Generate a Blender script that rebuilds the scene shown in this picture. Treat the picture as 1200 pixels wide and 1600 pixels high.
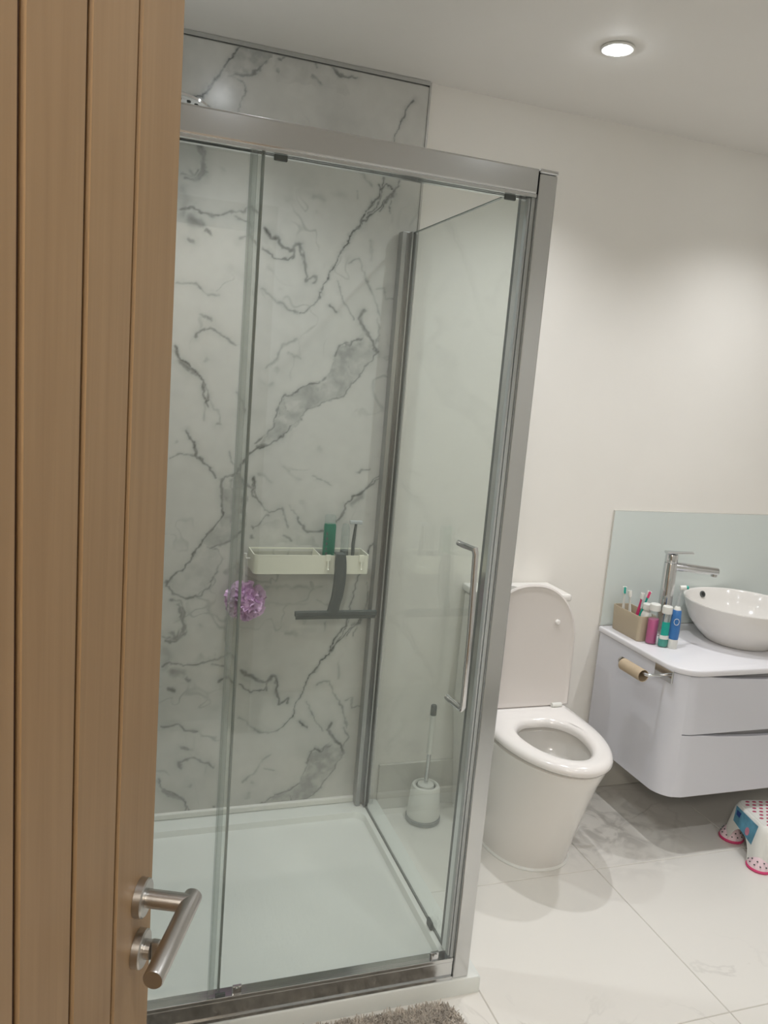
import bpy, bmesh, math, random
import numpy as np
from mathutils import Vector, Matrix

for o in list(bpy.data.objects):
    bpy.data.objects.remove(o)
C = bpy.context.scene.collection
SC = bpy.context.scene
PI = math.pi

# ---------------------------------------------------------------- camera
right = Vector((0.94522998, -0.31578775, 0.08257349))
up = Vector((-0.0242363, 0.18437779, 0.98255658))
fwd = Vector((0.32550405, 0.93074321, -0.16662589))
cam_d = bpy.data.cameras.new('camera')
cam = bpy.data.objects.new('camera', cam_d)
C.objects.link(cam)
m = Matrix((right, up, -fwd)).transposed().to_4x4()
m.translation = Vector((-0.87419, -1.57297, 1.49943))
cam.matrix_world = m
cam_d.sensor_fit = 'VERTICAL'
cam_d.sensor_height = 24.0
cam_d.lens = 1242.309 / 1600 * 24.0
cam_d.clip_start = 0.02
SC.camera = cam

# ---------------------------------------------------------------- world, exposure
w = bpy.data.worlds.new('world')
SC.world = w
w.use_nodes = True
w.node_tree.nodes['Background'].inputs[0].default_value = (0.8, 0.82, 0.85, 1)
w.node_tree.nodes['Background'].inputs[1].default_value = 0.05
SC.view_settings.view_transform = 'Standard'
SC.view_settings.look = 'None'
SC.view_settings.gamma = 1
SC.view_settings.use_curve_mapping = False
SC.view_settings.exposure = 0.0

ZC = 2.385      # ceiling
D = 0.85        # back wall
XL, XR = -1.2, 1.95
YF = -1.50      # front wall
SPOT_W = 34.5
BULB = 70.0
LAMP_COL = (0.985, 0.99, 1.02)
LIGHTS = [(-0.56, 0.367), (0.335, 0.367), (1.23, 0.367), (-0.56, -1.05), (0.335, -1.05), (1.23, -1.05)]
HALL_FILL_W = 45.0


# ---------------------------------------------------------------- materials
def srgb(r, g, b):
    def f(c):
        c /= 255.0
        return c / 12.92 if c <= 0.04045 else ((c + 0.055) / 1.055) ** 2.4
    return (f(r), f(g), f(b), 1)


def mat(name, col, rough=0.5, metal=0.0, bump=0.0, bscale=40.0, var=0.0, vscale=6.0, coat=0.0, trans=0.0, ior=1.45, spec=0.5, stretch=None):
    mt = bpy.data.materials.new(name)
    mt.use_nodes = True
    nt = mt.node_tree
    b = nt.nodes['Principled BSDF']
    b.inputs['Base Color'].default_value = col
    b.inputs['Roughness'].default_value = rough
    b.inputs['Metallic'].default_value = metal
    b.inputs['Coat Weight'].default_value = coat
    b.inputs['Transmission Weight'].default_value = trans
    b.inputs['IOR'].default_value = ior
    b.inputs['Specular IOR Level'].default_value = spec
    tc = nt.nodes.new('ShaderNodeTexCoord')
    mp = nt.nodes.new('ShaderNodeMapping')
    nt.links.new(tc.outputs['Object'], mp.inputs[0])
    if stretch:
        mp.inputs['Scale'].default_value = stretch
    if var > 0:
        n = nt.nodes.new('ShaderNodeTexNoise')
        n.inputs['Scale'].default_value = vscale
        n.inputs['Detail'].default_value = 5
        nt.links.new(mp.outputs[0], n.inputs['Vector'])
        r = nt.nodes.new('ShaderNodeValToRGB')
        r.color_ramp.elements[0].position = 0.3
        r.color_ramp.elements[1].position = 0.7
        r.color_ramp.elements[0].color = tuple(c * (1 - var) for c in col[:3]) + (1,)
        r.color_ramp.elements[1].color = tuple(min(1, c * (1 + var)) for c in col[:3]) + (1,)
        nt.links.new(n.outputs['Fac'], r.inputs[0])
        nt.links.new(r.outputs[0], b.inputs['Base Color'])
    if bump > 0:
        n = nt.nodes.new('ShaderNodeTexNoise')
        n.inputs['Scale'].default_value = bscale
        n.inputs['Detail'].default_value = 3
        nt.links.new(mp.outputs[0], n.inputs['Vector'])
        bp = nt.nodes.new('ShaderNodeBump')
        bp.inputs['Strength'].default_value = bump
        bp.inputs['Distance'].default_value = 0.002
        nt.links.new(n.outputs['Fac'], bp.inputs['Height'])
        nt.links.new(bp.outputs[0], b.inputs['Normal'])
    return mt


def glass_mat(name, tint, ior=1.5, rough=0.0, veil=0.0):
    """clear thin sheet: tinted see-through mixed with a fresnel reflection"""
    mt = bpy.data.materials.new(name)
    mt.use_nodes = True
    nt = mt.node_tree
    nt.nodes.clear()
    out = nt.nodes.new('ShaderNodeOutputMaterial')
    tr = nt.nodes.new('ShaderNodeBsdfTransparent')
    tr.inputs[0].default_value = tint
    gl = nt.nodes.new('ShaderNodeBsdfGlossy')
    gl.inputs['Roughness'].default_value = rough
    fr = nt.nodes.new('ShaderNodeFresnel')
    fr.inputs[0].default_value = ior
    geo = nt.nodes.new('ShaderNodeNewGeometry')
    mn = nt.nodes.new('ShaderNodeMath')
    mn.operation = 'MULTIPLY_ADD'   # the sheet does not bend light, so both faces reflect alike
    mn.inputs[1].default_value = (1.0 / ior) - ior
    mn.inputs[2].default_value = ior
    nt.links.new(geo.outputs['Backfacing'], mn.inputs[0])
    nt.links.new(mn.outputs[0], fr.inputs[0])
    mx = nt.nodes.new('ShaderNodeMixShader')
    nt.links.new(fr.outputs[0], mx.inputs[0])
    nt.links.new(tr.outputs[0], mx.inputs[1])
    nt.links.new(gl.outputs[0], mx.inputs[2])
    last = mx
    if veil > 0:     # limescale film
        df = nt.nodes.new('ShaderNodeBsdfDiffuse')
        df.inputs[0].default_value = (0.8, 0.84, 0.82, 1)
        tc = nt.nodes.new('ShaderNodeTexCoord')
        ns = nt.nodes.new('ShaderNodeTexNoise')
        ns.inputs['Scale'].default_value = 3.0
        nt.links.new(tc.outputs['Object'], ns.inputs['Vector'])
        ml = nt.nodes.new('ShaderNodeMath')
        ml.operation = 'MULTIPLY'
        ml.inputs[1].default_value = veil * 2
        nt.links.new(ns.outputs['Fac'], ml.inputs[0])
        m2 = nt.nodes.new('ShaderNodeMixShader')
        nt.links.new(ml.outputs[0], m2.inputs[0])
        nt.links.new(mx.outputs[0], m2.inputs[1])
        nt.links.new(df.outputs[0], m2.inputs[2])
        last = m2
    nt.links.new(last.outputs[0], out.inputs[0])
    return mt


def emis(name, col, s):
    mt = bpy.data.materials.new(name)
    mt.use_nodes = True
    nt = mt.node_tree
    nt.nodes.clear()
    out = nt.nodes.new('ShaderNodeOutputMaterial')
    e = nt.nodes.new('ShaderNodeEmission')
    e.inputs[0].default_value = tuple(col) + (1,)
    e.inputs[1].default_value = s
    nt.links.new(e.outputs[0], out.inputs[0])
    return mt


M = {}
M['wall'] = mat('wall_paint', srgb(238, 235, 228), 0.55, bump=0.05, bscale=120, var=0.008)
M['ceil'] = mat('ceiling_paint', srgb(238, 235, 230), 0.7, bump=0.04, bscale=120, var=0.006)
M['chrome'] = mat('polished_chrome', (0.66, 0.67, 0.68, 1), 0.10, 1.0, bump=0.015, bscale=25)
M['alu'] = mat('bright_aluminium', (0.62, 0.63, 0.63, 1), 0.16, 1.0, bump=0.02, bscale=30)
M['steel'] = mat('brushed_steel', (0.50, 0.49, 0.47, 1), 0.30, 1.0, bump=0.05, bscale=200, stretch=(1, 1, 8))
M['dark'] = mat('dark_grey_plastic', srgb(78, 84, 82), 0.45, var=0.03)
M['channel'] = mat('satin_channel', (0.42, 0.43, 0.43, 1), 0.3, 1.0, bump=0.02, bscale=30)
M['gasket'] = mat('gasket_grey', srgb(95, 100, 98), 0.4, var=0.03)
M['clearseal'] = glass_mat('clear_seal', (0.82, 0.85, 0.84, 1), 1.4, 0.1, veil=0.12)
M['edgegrey'] = mat('pane_edge_grey', srgb(150, 157, 155), 0.3, var=0.03)
M['seal'] = mat('translucent_seal', srgb(178, 184, 184), 0.3, var=0.03)
M['ceramic'] = mat('white_ceramic', srgb(232, 229, 224), 0.12, coat=0.3, var=0.004)
M['seatplastic'] = mat('white_seat_plastic', srgb(236, 232, 228), 0.16, coat=0.2, var=0.004)
M['lidplastic'] = mat('lid_plastic', srgb(222, 216, 211), 0.2, coat=0.2, var=0.004)
M['tray'] = mat('white_tray_resin', srgb(226, 229, 224), 0.28, var=0.01)
M['gloss'] = mat('gloss_lacquer', srgb(214, 215, 222), 0.10, coat=0.5, var=0.004)
M['gap'] = mat('shadow_gap_grey', srgb(150, 150, 152), 0.3, var=0.01)
M['worktop'] = mat('worktop_white', srgb(226, 225, 228), 0.18, coat=0.2, var=0.004)
M['white'] = mat('white_plastic', srgb(228, 228, 222), 0.3, var=0.01)
M['cream'] = mat('cream_metal', srgb(226, 226, 210), 0.35, var=0.01)
M['grout'] = mat('grout', srgb(196, 192, 184), 0.8, var=0.05)
M['glass'] = glass_mat('shower_glass', (0.955, 0.972, 0.960, 1), veil=0.012)
M['glassedge'] = mat('glass_edge', srgb(84, 102, 96), 0.1, var=0.02)
M['splash'] = mat('pale_splash_glass', srgb(216, 224, 220), 0.06, coat=0.3, var=0.004)
M['green'] = mat('green_bottle', srgb(12, 112, 88), 0.3, var=0.04)
M['teal'] = mat('teal_print', srgb(30, 165, 150), 0.3, var=0.03)
M['pink'] = mat('pink_liquid', srgb(205, 70, 140), 0.15, coat=0.3, var=0.03)
M['clear'] = glass_mat('clear_plastic', (0.90, 0.93, 0.92, 1), 1.35, 0.05, veil=0.10)
M['blue'] = mat('blue_rubber', srgb(62, 118, 180), 0.35, var=0.03)
M['beige'] = mat('beige_organiser', srgb(190, 176, 152), 0.5, var=0.02)
M['card'] = mat('cardboard', srgb(186, 168, 142), 0.8, var=0.04, vscale=30)
M['lilac'] = mat('lilac_mesh', srgb(240, 206, 240), 0.6, var=0.12, vscale=30)
M['pinkdot'] = mat('pink_rubber', srgb(214, 66, 118), 0.5, var=0.03)
M['dotred'] = mat('grip_dot_red', srgb(176, 62, 96), 0.5, var=0.03)
M['pinktint'] = mat('pale_pink_plastic', srgb(238, 212, 218), 0.4, var=0.02)
M['mat'] = mat('shaggy_taupe', srgb(192, 184, 173), 0.95, var=0.25, vscale=45)
M['hole'] = mat('dark_hole', srgb(40, 40, 40), 0.5, var=0.02)
M['oakcore'] = mat('oak_groove', srgb(70, 44, 24), 0.7, var=0.05)
M['water'] = mat('toilet_water', srgb(150, 158, 152), 0.03, coat=0.5, var=0.01)
M['hall'] = mat('hallway_paint', srgb(206, 198, 188), 0.7, var=0.02)
M['carpet'] = mat('hallway_carpet', srgb(150, 138, 122), 0.9, var=0.1, vscale=60)
M['skirt'] = mat('skirting_tile', srgb(206, 204, 196), 0.15, var=0.03, vscale=5)


def oak_material():
    mt = bpy.data.materials.new('oak_veneer')
    mt.use_nodes = True
    nt = mt.node_tree
    b = nt.nodes['Principled BSDF']
    b.inputs['Roughness'].default_value = 0.5
    tc = nt.nodes.new('ShaderNodeTexCoord')
    mp = nt.nodes.new('ShaderNodeMapping')
    mp.inputs['Scale'].default_value = (60, 60, 2.2)
    nt.links.new(tc.outputs['Object'], mp.inputs[0])
    n = nt.nodes.new('ShaderNodeTexNoise')
    n.inputs['Scale'].default_value = 1.5
    n.inputs['Detail'].default_value = 6
    n.inputs['Distortion'].default_value = 0.6
    nt.links.new(mp.outputs[0], n.inputs['Vector'])
    r = nt.nodes.new('ShaderNodeValToRGB')
    r.color_ramp.elements[0].position = 0.3
    r.color_ramp.elements[0].color = srgb(148, 119, 84)
    r.color_ramp.elements[1].position = 0.72
    r.color_ramp.elements[1].color = srgb(159, 130, 94)
    nt.links.new(n.outputs['Fac'], r.inputs[0])
    n2 = nt.nodes.new('ShaderNodeTexNoise')
    n2.inputs['Scale'].default_value = 3.0
    nt.links.new(tc.outputs['Object'], n2.inputs['Vector'])
    mx = nt.nodes.new('ShaderNodeMix')
    mx.data_type = 'RGBA'
    mx.blend_type = 'MULTIPLY'
    mx.inputs[0].default_value = 0.25
    nt.links.new(r.outputs[0], mx.inputs[6])
    nt.links.new(n2.outputs['Color'], mx.inputs[7])
    nt.links.new(r.outputs[0], b.inputs['Base Color'])
    bp = nt.nodes.new('ShaderNodeBump')
    bp.inputs['Strength'].default_value = 0.12
    bp.inputs['Distance'].default_value = 0.001
    nt.links.new(n.outputs['Fac'], bp.inputs['Height'])
    nt.links.new(bp.outputs[0], b.inputs['Normal'])
    return mt


M['oak'] = oak_material()


def tile_material():
    mt = bpy.data.materials.new('polished_porcelain')
    mt.use_nodes = True
    nt = mt.node_tree
    b = nt.nodes['Principled BSDF']
    b.inputs['Roughness'].default_value = 0.22
    b.inputs['Coat Weight'].default_value = 0.1
    geo = nt.nodes.new('ShaderNodeNewGeometry')
    n1 = nt.nodes.new('ShaderNodeTexNoise')
    n1.inputs['Scale'].default_value = 2.6
    n1.inputs['Detail'].default_value = 7
    n1.inputs['Distortion'].default_value = 1.2
    nt.links.new(geo.outputs['Position'], n1.inputs['Vector'])
    # thin veins where the noise crosses its middle
    a = nt.nodes.new('ShaderNodeMath'); a.operation = 'SUBTRACT'; a.inputs[1].default_value = 0.5
    nt.links.new(n1.outputs['Fac'], a.inputs[0])
    ab = nt.nodes.new('ShaderNodeMath'); ab.operation = 'ABSOLUTE'
    nt.links.new(a.outputs[0], ab.inputs[0])
    r = nt.nodes.new('ShaderNodeValToRGB')
    r.color_ramp.elements[0].position = 0.0
    r.color_ramp.elements[0].color = (1, 1, 1, 1)
    r.color_ramp.elements[1].position = 0.018
    r.color_ramp.elements[1].color = (0, 0, 0, 1)
    nt.links.new(ab.outputs[0], r.inputs[0])
    n2 = nt.nodes.new('ShaderNodeTexNoise')
    n2.inputs['Scale'].default_value = 1.1
    n2.inputs['Detail'].default_value = 3
    nt.links.new(geo.outputs['Position'], n2.inputs['Vector'])
    r2 = nt.nodes.new('ShaderNodeValToRGB')
    r2.color_ramp.elements[0].position = 0.5
    r2.color_ramp.elements[1].position = 0.68
    nt.links.new(n2.outputs['Fac'], r2.inputs[0])
    ml = nt.nodes.new('ShaderNodeMath'); ml.operation = 'MULTIPLY'
    nt.links.new(r.outputs[0], ml.inputs[0])
    nt.links.new(r2.outputs[0], ml.inputs[1])
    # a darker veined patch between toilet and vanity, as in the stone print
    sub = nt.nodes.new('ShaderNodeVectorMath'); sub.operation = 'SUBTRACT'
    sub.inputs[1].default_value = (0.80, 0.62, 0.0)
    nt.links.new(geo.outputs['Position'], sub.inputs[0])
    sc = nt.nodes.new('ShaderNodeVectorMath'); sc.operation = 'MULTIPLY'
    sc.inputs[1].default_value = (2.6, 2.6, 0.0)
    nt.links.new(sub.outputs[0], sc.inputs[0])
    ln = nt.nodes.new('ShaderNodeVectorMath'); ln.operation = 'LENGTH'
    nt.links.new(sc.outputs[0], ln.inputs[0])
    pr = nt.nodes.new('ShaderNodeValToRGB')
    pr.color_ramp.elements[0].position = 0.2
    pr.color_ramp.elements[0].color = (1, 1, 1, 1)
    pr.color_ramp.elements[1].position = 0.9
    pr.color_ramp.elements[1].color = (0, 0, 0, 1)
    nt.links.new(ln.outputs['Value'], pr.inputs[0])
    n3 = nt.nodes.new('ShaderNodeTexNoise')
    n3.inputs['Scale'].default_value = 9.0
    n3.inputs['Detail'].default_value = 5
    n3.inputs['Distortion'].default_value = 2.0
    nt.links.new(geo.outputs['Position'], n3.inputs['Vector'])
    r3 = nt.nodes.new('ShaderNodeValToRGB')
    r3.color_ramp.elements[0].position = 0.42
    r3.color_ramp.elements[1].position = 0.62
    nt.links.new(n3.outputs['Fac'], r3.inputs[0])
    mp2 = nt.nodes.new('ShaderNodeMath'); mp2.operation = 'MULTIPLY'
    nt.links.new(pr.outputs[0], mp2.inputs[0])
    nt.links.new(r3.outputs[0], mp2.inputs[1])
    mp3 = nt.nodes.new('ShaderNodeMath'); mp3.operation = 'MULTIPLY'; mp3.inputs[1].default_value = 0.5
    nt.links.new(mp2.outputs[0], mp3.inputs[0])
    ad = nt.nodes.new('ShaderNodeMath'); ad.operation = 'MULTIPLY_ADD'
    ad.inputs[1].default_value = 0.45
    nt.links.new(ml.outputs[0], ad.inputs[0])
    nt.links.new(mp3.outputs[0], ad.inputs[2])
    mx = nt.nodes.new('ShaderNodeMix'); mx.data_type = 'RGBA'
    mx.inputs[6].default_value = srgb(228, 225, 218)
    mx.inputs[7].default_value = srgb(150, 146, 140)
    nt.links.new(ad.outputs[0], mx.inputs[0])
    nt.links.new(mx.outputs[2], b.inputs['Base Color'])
    return mt


M['tile'] = tile_material()


# ---------------------------------------------------------------- mesh helpers
class MB:
    def __init__(s):
        s.v = []; s.f = []; s.mi = []; s.nb = 0

    def add(s, vs, fs, mi=0):
        o = len(s.v)
        s.v += [tuple(v) for v in vs]
        s.f += [tuple(i + o for i in f) for f in fs]
        s.mi += [mi] * len(fs)
        return s

    def box(s, x0, x1, y0, y1, z0, z1, mi=0, bev=0.0):
        if bev > 0:
            b = bev; s.nb += 1
            # chamfered box along all edges through a rounded-rect loft
            pts = lambda i: rrect((x0 + x1) / 2, (y0 + y1) / 2, (x1 - x0) / 2 - i, (y1 - y0) / 2 - i, max(b - i, 1e-4), 3)
            rings = [[(p[0], p[1], z0) for p in pts(b * .8)], [(p[0], p[1], z0 + b * .25) for p in pts(b * .22)],
                     [(p[0], p[1], z0 + b) for p in pts(0)], [(p[0], p[1], z1 - b) for p in pts(0)],
                     [(p[0], p[1], z1 - b * .25) for p in pts(b * .22)], [(p[0], p[1], z1) for p in pts(b * .8)]]
            return s.loft(rings, caps=True, mi=mi)
        vs = [(x, y, z) for z in (z0, z1) for y in (y0, y1) for x in (x0, x1)]
        fs = [(0, 2, 3, 1), (4, 5, 7, 6), (0, 1, 5, 4), (2, 6, 7, 3), (0, 4, 6, 2), (1, 3, 7, 5)]
        return s.add(vs, fs, mi)

    def loft(s, rings, caps=True, closed=True, mi=0, cap0=True, cap1=True, wrap=False):
        n = len(rings[0]); vs = []; fs = []
        for r in rings: vs += r
        R_ = len(rings)
        for k in range(R_ if wrap else R_ - 1):
            k2 = (k + 1) % R_
            for i in range(n if closed else n - 1):
                j = (i + 1) % n
                fs.append((k * n + i, k * n + j, k2 * n + j, k2 * n + i))
        if caps and not wrap:
            if cap0: fs.append(tuple(range(n))[::-1])
            if cap1: fs.append(tuple((R_ - 1) * n + i for i in range(n)))
        return s.add(vs, fs, mi)

    def lathe(s, prof, cx=0, cy=0, n=32, mi=0, sx=1, sy=1):
        rings = [[(cx + r * sx * math.cos(2 * PI * i / n), cy + r * sy * math.sin(2 * PI * i / n), z) for i in range(n)] for r, z in prof]
        return s.loft(rings, caps=True, mi=mi)

    def tube(s, pts, r, n=12, mi=0, sq=None):
        pts = [Vector(p) for p in pts]
        rr = r if isinstance(r, (list, tuple)) else [r] * len(pts)
        t0 = (pts[1] - pts[0]).normalized()
        ref = Vector((0, 0, 1)) if abs(t0.z) < 0.9 else Vector((1, 0, 0))
        u = t0.cross(ref).normalized()
        rings = []
        for i, p in enumerate(pts):
            if i == 0: t = pts[1] - pts[0]
            elif i == len(pts) - 1: t = pts[-1] - pts[-2]
            else: t = (pts[i + 1] - p).normalized() + (p - pts[i - 1]).normalized()
            t.normalize()
            u = (u - t * u.dot(t)).normalized()
            v = t.cross(u)
            k = 1.0
            if 0 < i < len(pts) - 1:
                c = (p - pts[i - 1]).normalized().dot(t)
                k = 1.0 / max(c, .5) ** .5
            rings.append([tuple(p + (u * math.cos(2 * PI * j / n) + v * math.sin(2 * PI * j / n)) * rr[i] * k) for j in range(n)])
        return s.loft(rings, caps=True, mi=mi)

    def xform(s, mtx):
        s.v = [tuple(mtx @ Vector(v)) for v in s.v]
        return s

    def build(s, name, mats, parent=None, smooth=True, angle=35):
        me = bpy.data.meshes.new(name)
        me.from_pydata(s.v, [], s.f)
        bm = bmesh.new(); bm.from_mesh(me)
        bm.normal_update()
        bmesh.ops.recalc_face_normals(bm, faces=bm.faces)
        bm.to_mesh(me); bm.free()
        mats = mats if isinstance(mats, (list, tuple)) else [mats]
        for mm in mats:
            me.materials.append(M[mm] if isinstance(mm, str) else mm)
        if len(mats) > 1:
            me.polygons.foreach_set('material_index', s.mi)
        if smooth:
            me.polygons.foreach_set('use_smooth', [True] * len(me.polygons))
            me.set_sharp_from_angle(angle=math.radians(14 if s.nb else angle))
        o = bpy.data.objects.new(name, me)
        C.objects.link(o)
        if parent is not None:
            o.parent = parent
            # children are built in world coordinates: take the parent's placement out
            if abs(parent.matrix_basis.determinant()) > 0 and parent.get('_w') is None:
                pm = world_of(parent)
                o.matrix_parent_inverse = pm.inverted()
        return o


def world_of(o):
    mt = o.matrix_basis.copy()
    if o.parent:
        mt = world_of(o.parent) @ o.matrix_parent_inverse @ mt
    return mt


def rrect(cx, cy, hx, hy, r, k=6):
    r = min(r, hx, hy)
    out = []
    for qx, qy, a0 in ((1, 1, 0), (-1, 1, PI / 2), (-1, -1, PI), (1, -1, 1.5 * PI)):
        for i in range(k + 1):
            a = a0 + PI / 2 * i / k
            out.append((cx + qx * (hx - r) + r * math.cos(a), cy + qy * (hy - r) + r * math.sin(a)))
    return out


def thing(name, label, cat, loc=(0, 0, 0), rz=0.0, group=None):
    o = bpy.data.objects.new(name, None)
    o.empty_display_size = 0.05
    C.objects.link(o)
    o.location = loc
    o.rotation_euler = (0, 0, rz)
    o['label'] = label; o['category'] = cat
    if group: o['group'] = group
    return o


def tag(o, label, cat, group=None):
    o['label'] = label; o['category'] = cat
    if group: o['group'] = group
    return o


def struct(o):
    o['kind'] = 'structure'
    return o


def sroot(name, loc=(0, 0, 0), rz=0):
    o = bpy.data.objects.new(name, None)
    o.empty_display_size = 0.05
    C.objects.link(o)
    o.location = loc; o.rotation_euler = (0, 0, rz)
    o['kind'] = 'structure'
    return o


# ================================================================ ROOM SHELL
struct(MB().box(XL - .1, XR + .1, D + .01, D + .11, 0, ZC + .1).build('wall_back', 'wall', smooth=False))
struct(MB().box(XL - .1, XL, YF - .1, D + .01, 0, ZC + .1).build('wall_left', 'wall', smooth=False))
struct(MB().box(XR, XR + .1, YF - .1, D + .01, 0, ZC + .1).build('wall_right', 'wall', smooth=False))
fw = MB()
DX0, DX1, DH = -1.165, -0.37, 2.03
fw.box(XL, DX0, YF - .1, YF, 0, ZC).box(DX1, XR, YF - .1, YF, 0, ZC).box(DX0, DX1, YF - .1, YF, DH, ZC)
struct(fw.build('wall_front', 'wall', smooth=False))
struct(MB().box(XL, XR, YF - .1, D + .01, ZC, ZC + .1).build('ceiling', 'ceil', smooth=False))

# floor with 60 x 60 tiles
fl = struct(MB().box(XL, XR, YF - .1, D + .01, -0.06, -0.0022).build('floor', 'grout', smooth=False))
TX0, TY0, TS, GR = 0.034, 0.3816, 0.598, 0.0013
ix0 = int(math.floor((XL - TX0) / TS)); ix1 = int(math.ceil((XR - TX0) / TS))
iy0 = int(math.floor((YF - TY0) / TS)); iy1 = int(math.ceil((D - TY0) / TS))
for i in range(ix0, ix1):
    for j in range(iy0, iy1):
        a0 = max(TX0 + i * TS + GR, XL + .001); a1 = min(TX0 + (i + 1) * TS - GR, XR - .001)
        b0 = max(TY0 + j * TS + GR, YF + .001); b1 = min(TY0 + (j + 1) * TS - GR, D + .008)
        if a1 - a0 < .01 or b1 - b0 < .01: continue
        t = MB()
        e = 0.0012
        rings = [[(a0, b0, -.0022), (a1, b0, -.0022), (a1, b1, -.0022), (a0, b1, -.0022)],
                 [(a0, b0, -e), (a1, b0, -e), (a1, b1, -e), (a0, b1, -e)],
                 [(a0 + e, b0 + e, 0), (a1 - e, b0 + e, 0), (a1 - e, b1 - e, 0), (a0 + e, b1 - e, 0)]]
        t.loft(rings)
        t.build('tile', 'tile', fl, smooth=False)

# tiled skirting
sk = MB(); sk.box(0.036, XR - .012, D - .002, D + .0095, 0.001, 0.168, bev=.002)
struct(sk.build('baseboard_back', 'skirt'))
struct(MB().box(XR - .012, XR - .0005, YF, D - .003, 0.001, 0.168, bev=.002).build('baseboard_right', 'skirt'))
struct(MB().box(DX1 + .07, XR - .013, YF + .0005, YF + .012, 0.001, 0.168, bev=.002).build('baseboard_front', 'skirt'))
# oak door lining
ln = MB()
ln.box(DX0, DX0 + .02, YF - .1, YF, 0, DH).box(DX1 - .02, DX1, YF - .1, YF, 0, DH).box(DX0 + .02, DX1 - .02, YF - .1, YF, DH - .02, DH)
struct(ln.build('trim_1', 'oak', smooth=False))
ar = MB()
ar.box(DX1 - .005, DX1 + .06, YF + .0005, YF + .015, 0.0, DH + .06).box(DX0 - .02, DX1 - .006, YF + .0005, YF + .015, DH, DH + .06)
struct(ar.build('trim_2', 'oak', smooth=False))

# hallway outside the doorway
struct(MB().box(-1.6, 1.0, -2.9, -2.8, 0, 2.4).build('wall_hallway_back', 'hall', smooth=False))
struct(MB().box(-1.7, -1.6, -2.9, -1.61, 0, 2.4).build('wall_hallway_left', 'hall', smooth=False))
struct(MB().box(1.0, 1.1, -2.9, -1.61, 0, 2.4).build('wall_hallway_right', 'hall', smooth=False))
struct(MB().box(-1.6, 1.0, -2.8, -1.61, -.06, 0).build('floor_hallway', 'carpet', smooth=False))
struct(MB().box(-1.6, 1.0, -2.8, -1.61, 2.385, 2.45).build('ceiling_hallway', 'ceil', smooth=False))
M['hallfill'] = emis('hall_fill_glow', (1.0, 0.86, 0.68), 10.0)
hl = thing('hall_fill_lamp', 'added round fill lamp in the unseen hallway behind the doorway', 'fill lamp', (-1.3, -2.25, 2.385))  # unseen lamp added as fill, brightening the bathroom through the doorway
MB().lathe([(.13, 2.385), (.13, 2.365), (.125, 2.36)], -1.3, -2.25, 32).build('base', 'white', hl)
MB().lathe([(.12, 2.36), (.11, 2.335), (.07, 2.32), (.001, 2.315)], -1.3, -2.25, 32).build('diffuser', M['hallfill'], hl)
ld = bpy.data.lights.new('hall_fill_light', 'POINT'); ld.energy = HALL_FILL_W; ld.color = (1, .95, .88); ld.shadow_soft_size = .1
lo = bpy.data.objects.new('hall_fill_light', ld); C.objects.link(lo); lo.location = (-1.3, -2.25, 2.2); lo.parent = hl
lo.matrix_parent_inverse = world_of(hl).inverted()

# ================================================================ MARBLE WALL PANELS
_rng = random.Random(5)
VIEWS = {1: (265, 200), 2: (255, 480), 3: (245, 740)}
camv = Vector((-0.87419, -1.57297, 1.49943))


def wallpt(view, X, Y):
    """where the sight line of a traced print detail meets the panel plane -> (x, z) on the panel"""
    px, py = VIEWS[view][0] + X / 3.0, VIEWS[view][1] + Y / 3.0
    d = right * ((px - 600) / 1242.309) - up * ((py - 800) / 1242.309) + fwd
    t = (D - camv.y) / d.y
    return (camv.x + t * d.x, camv.z + t * d.z)


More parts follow.
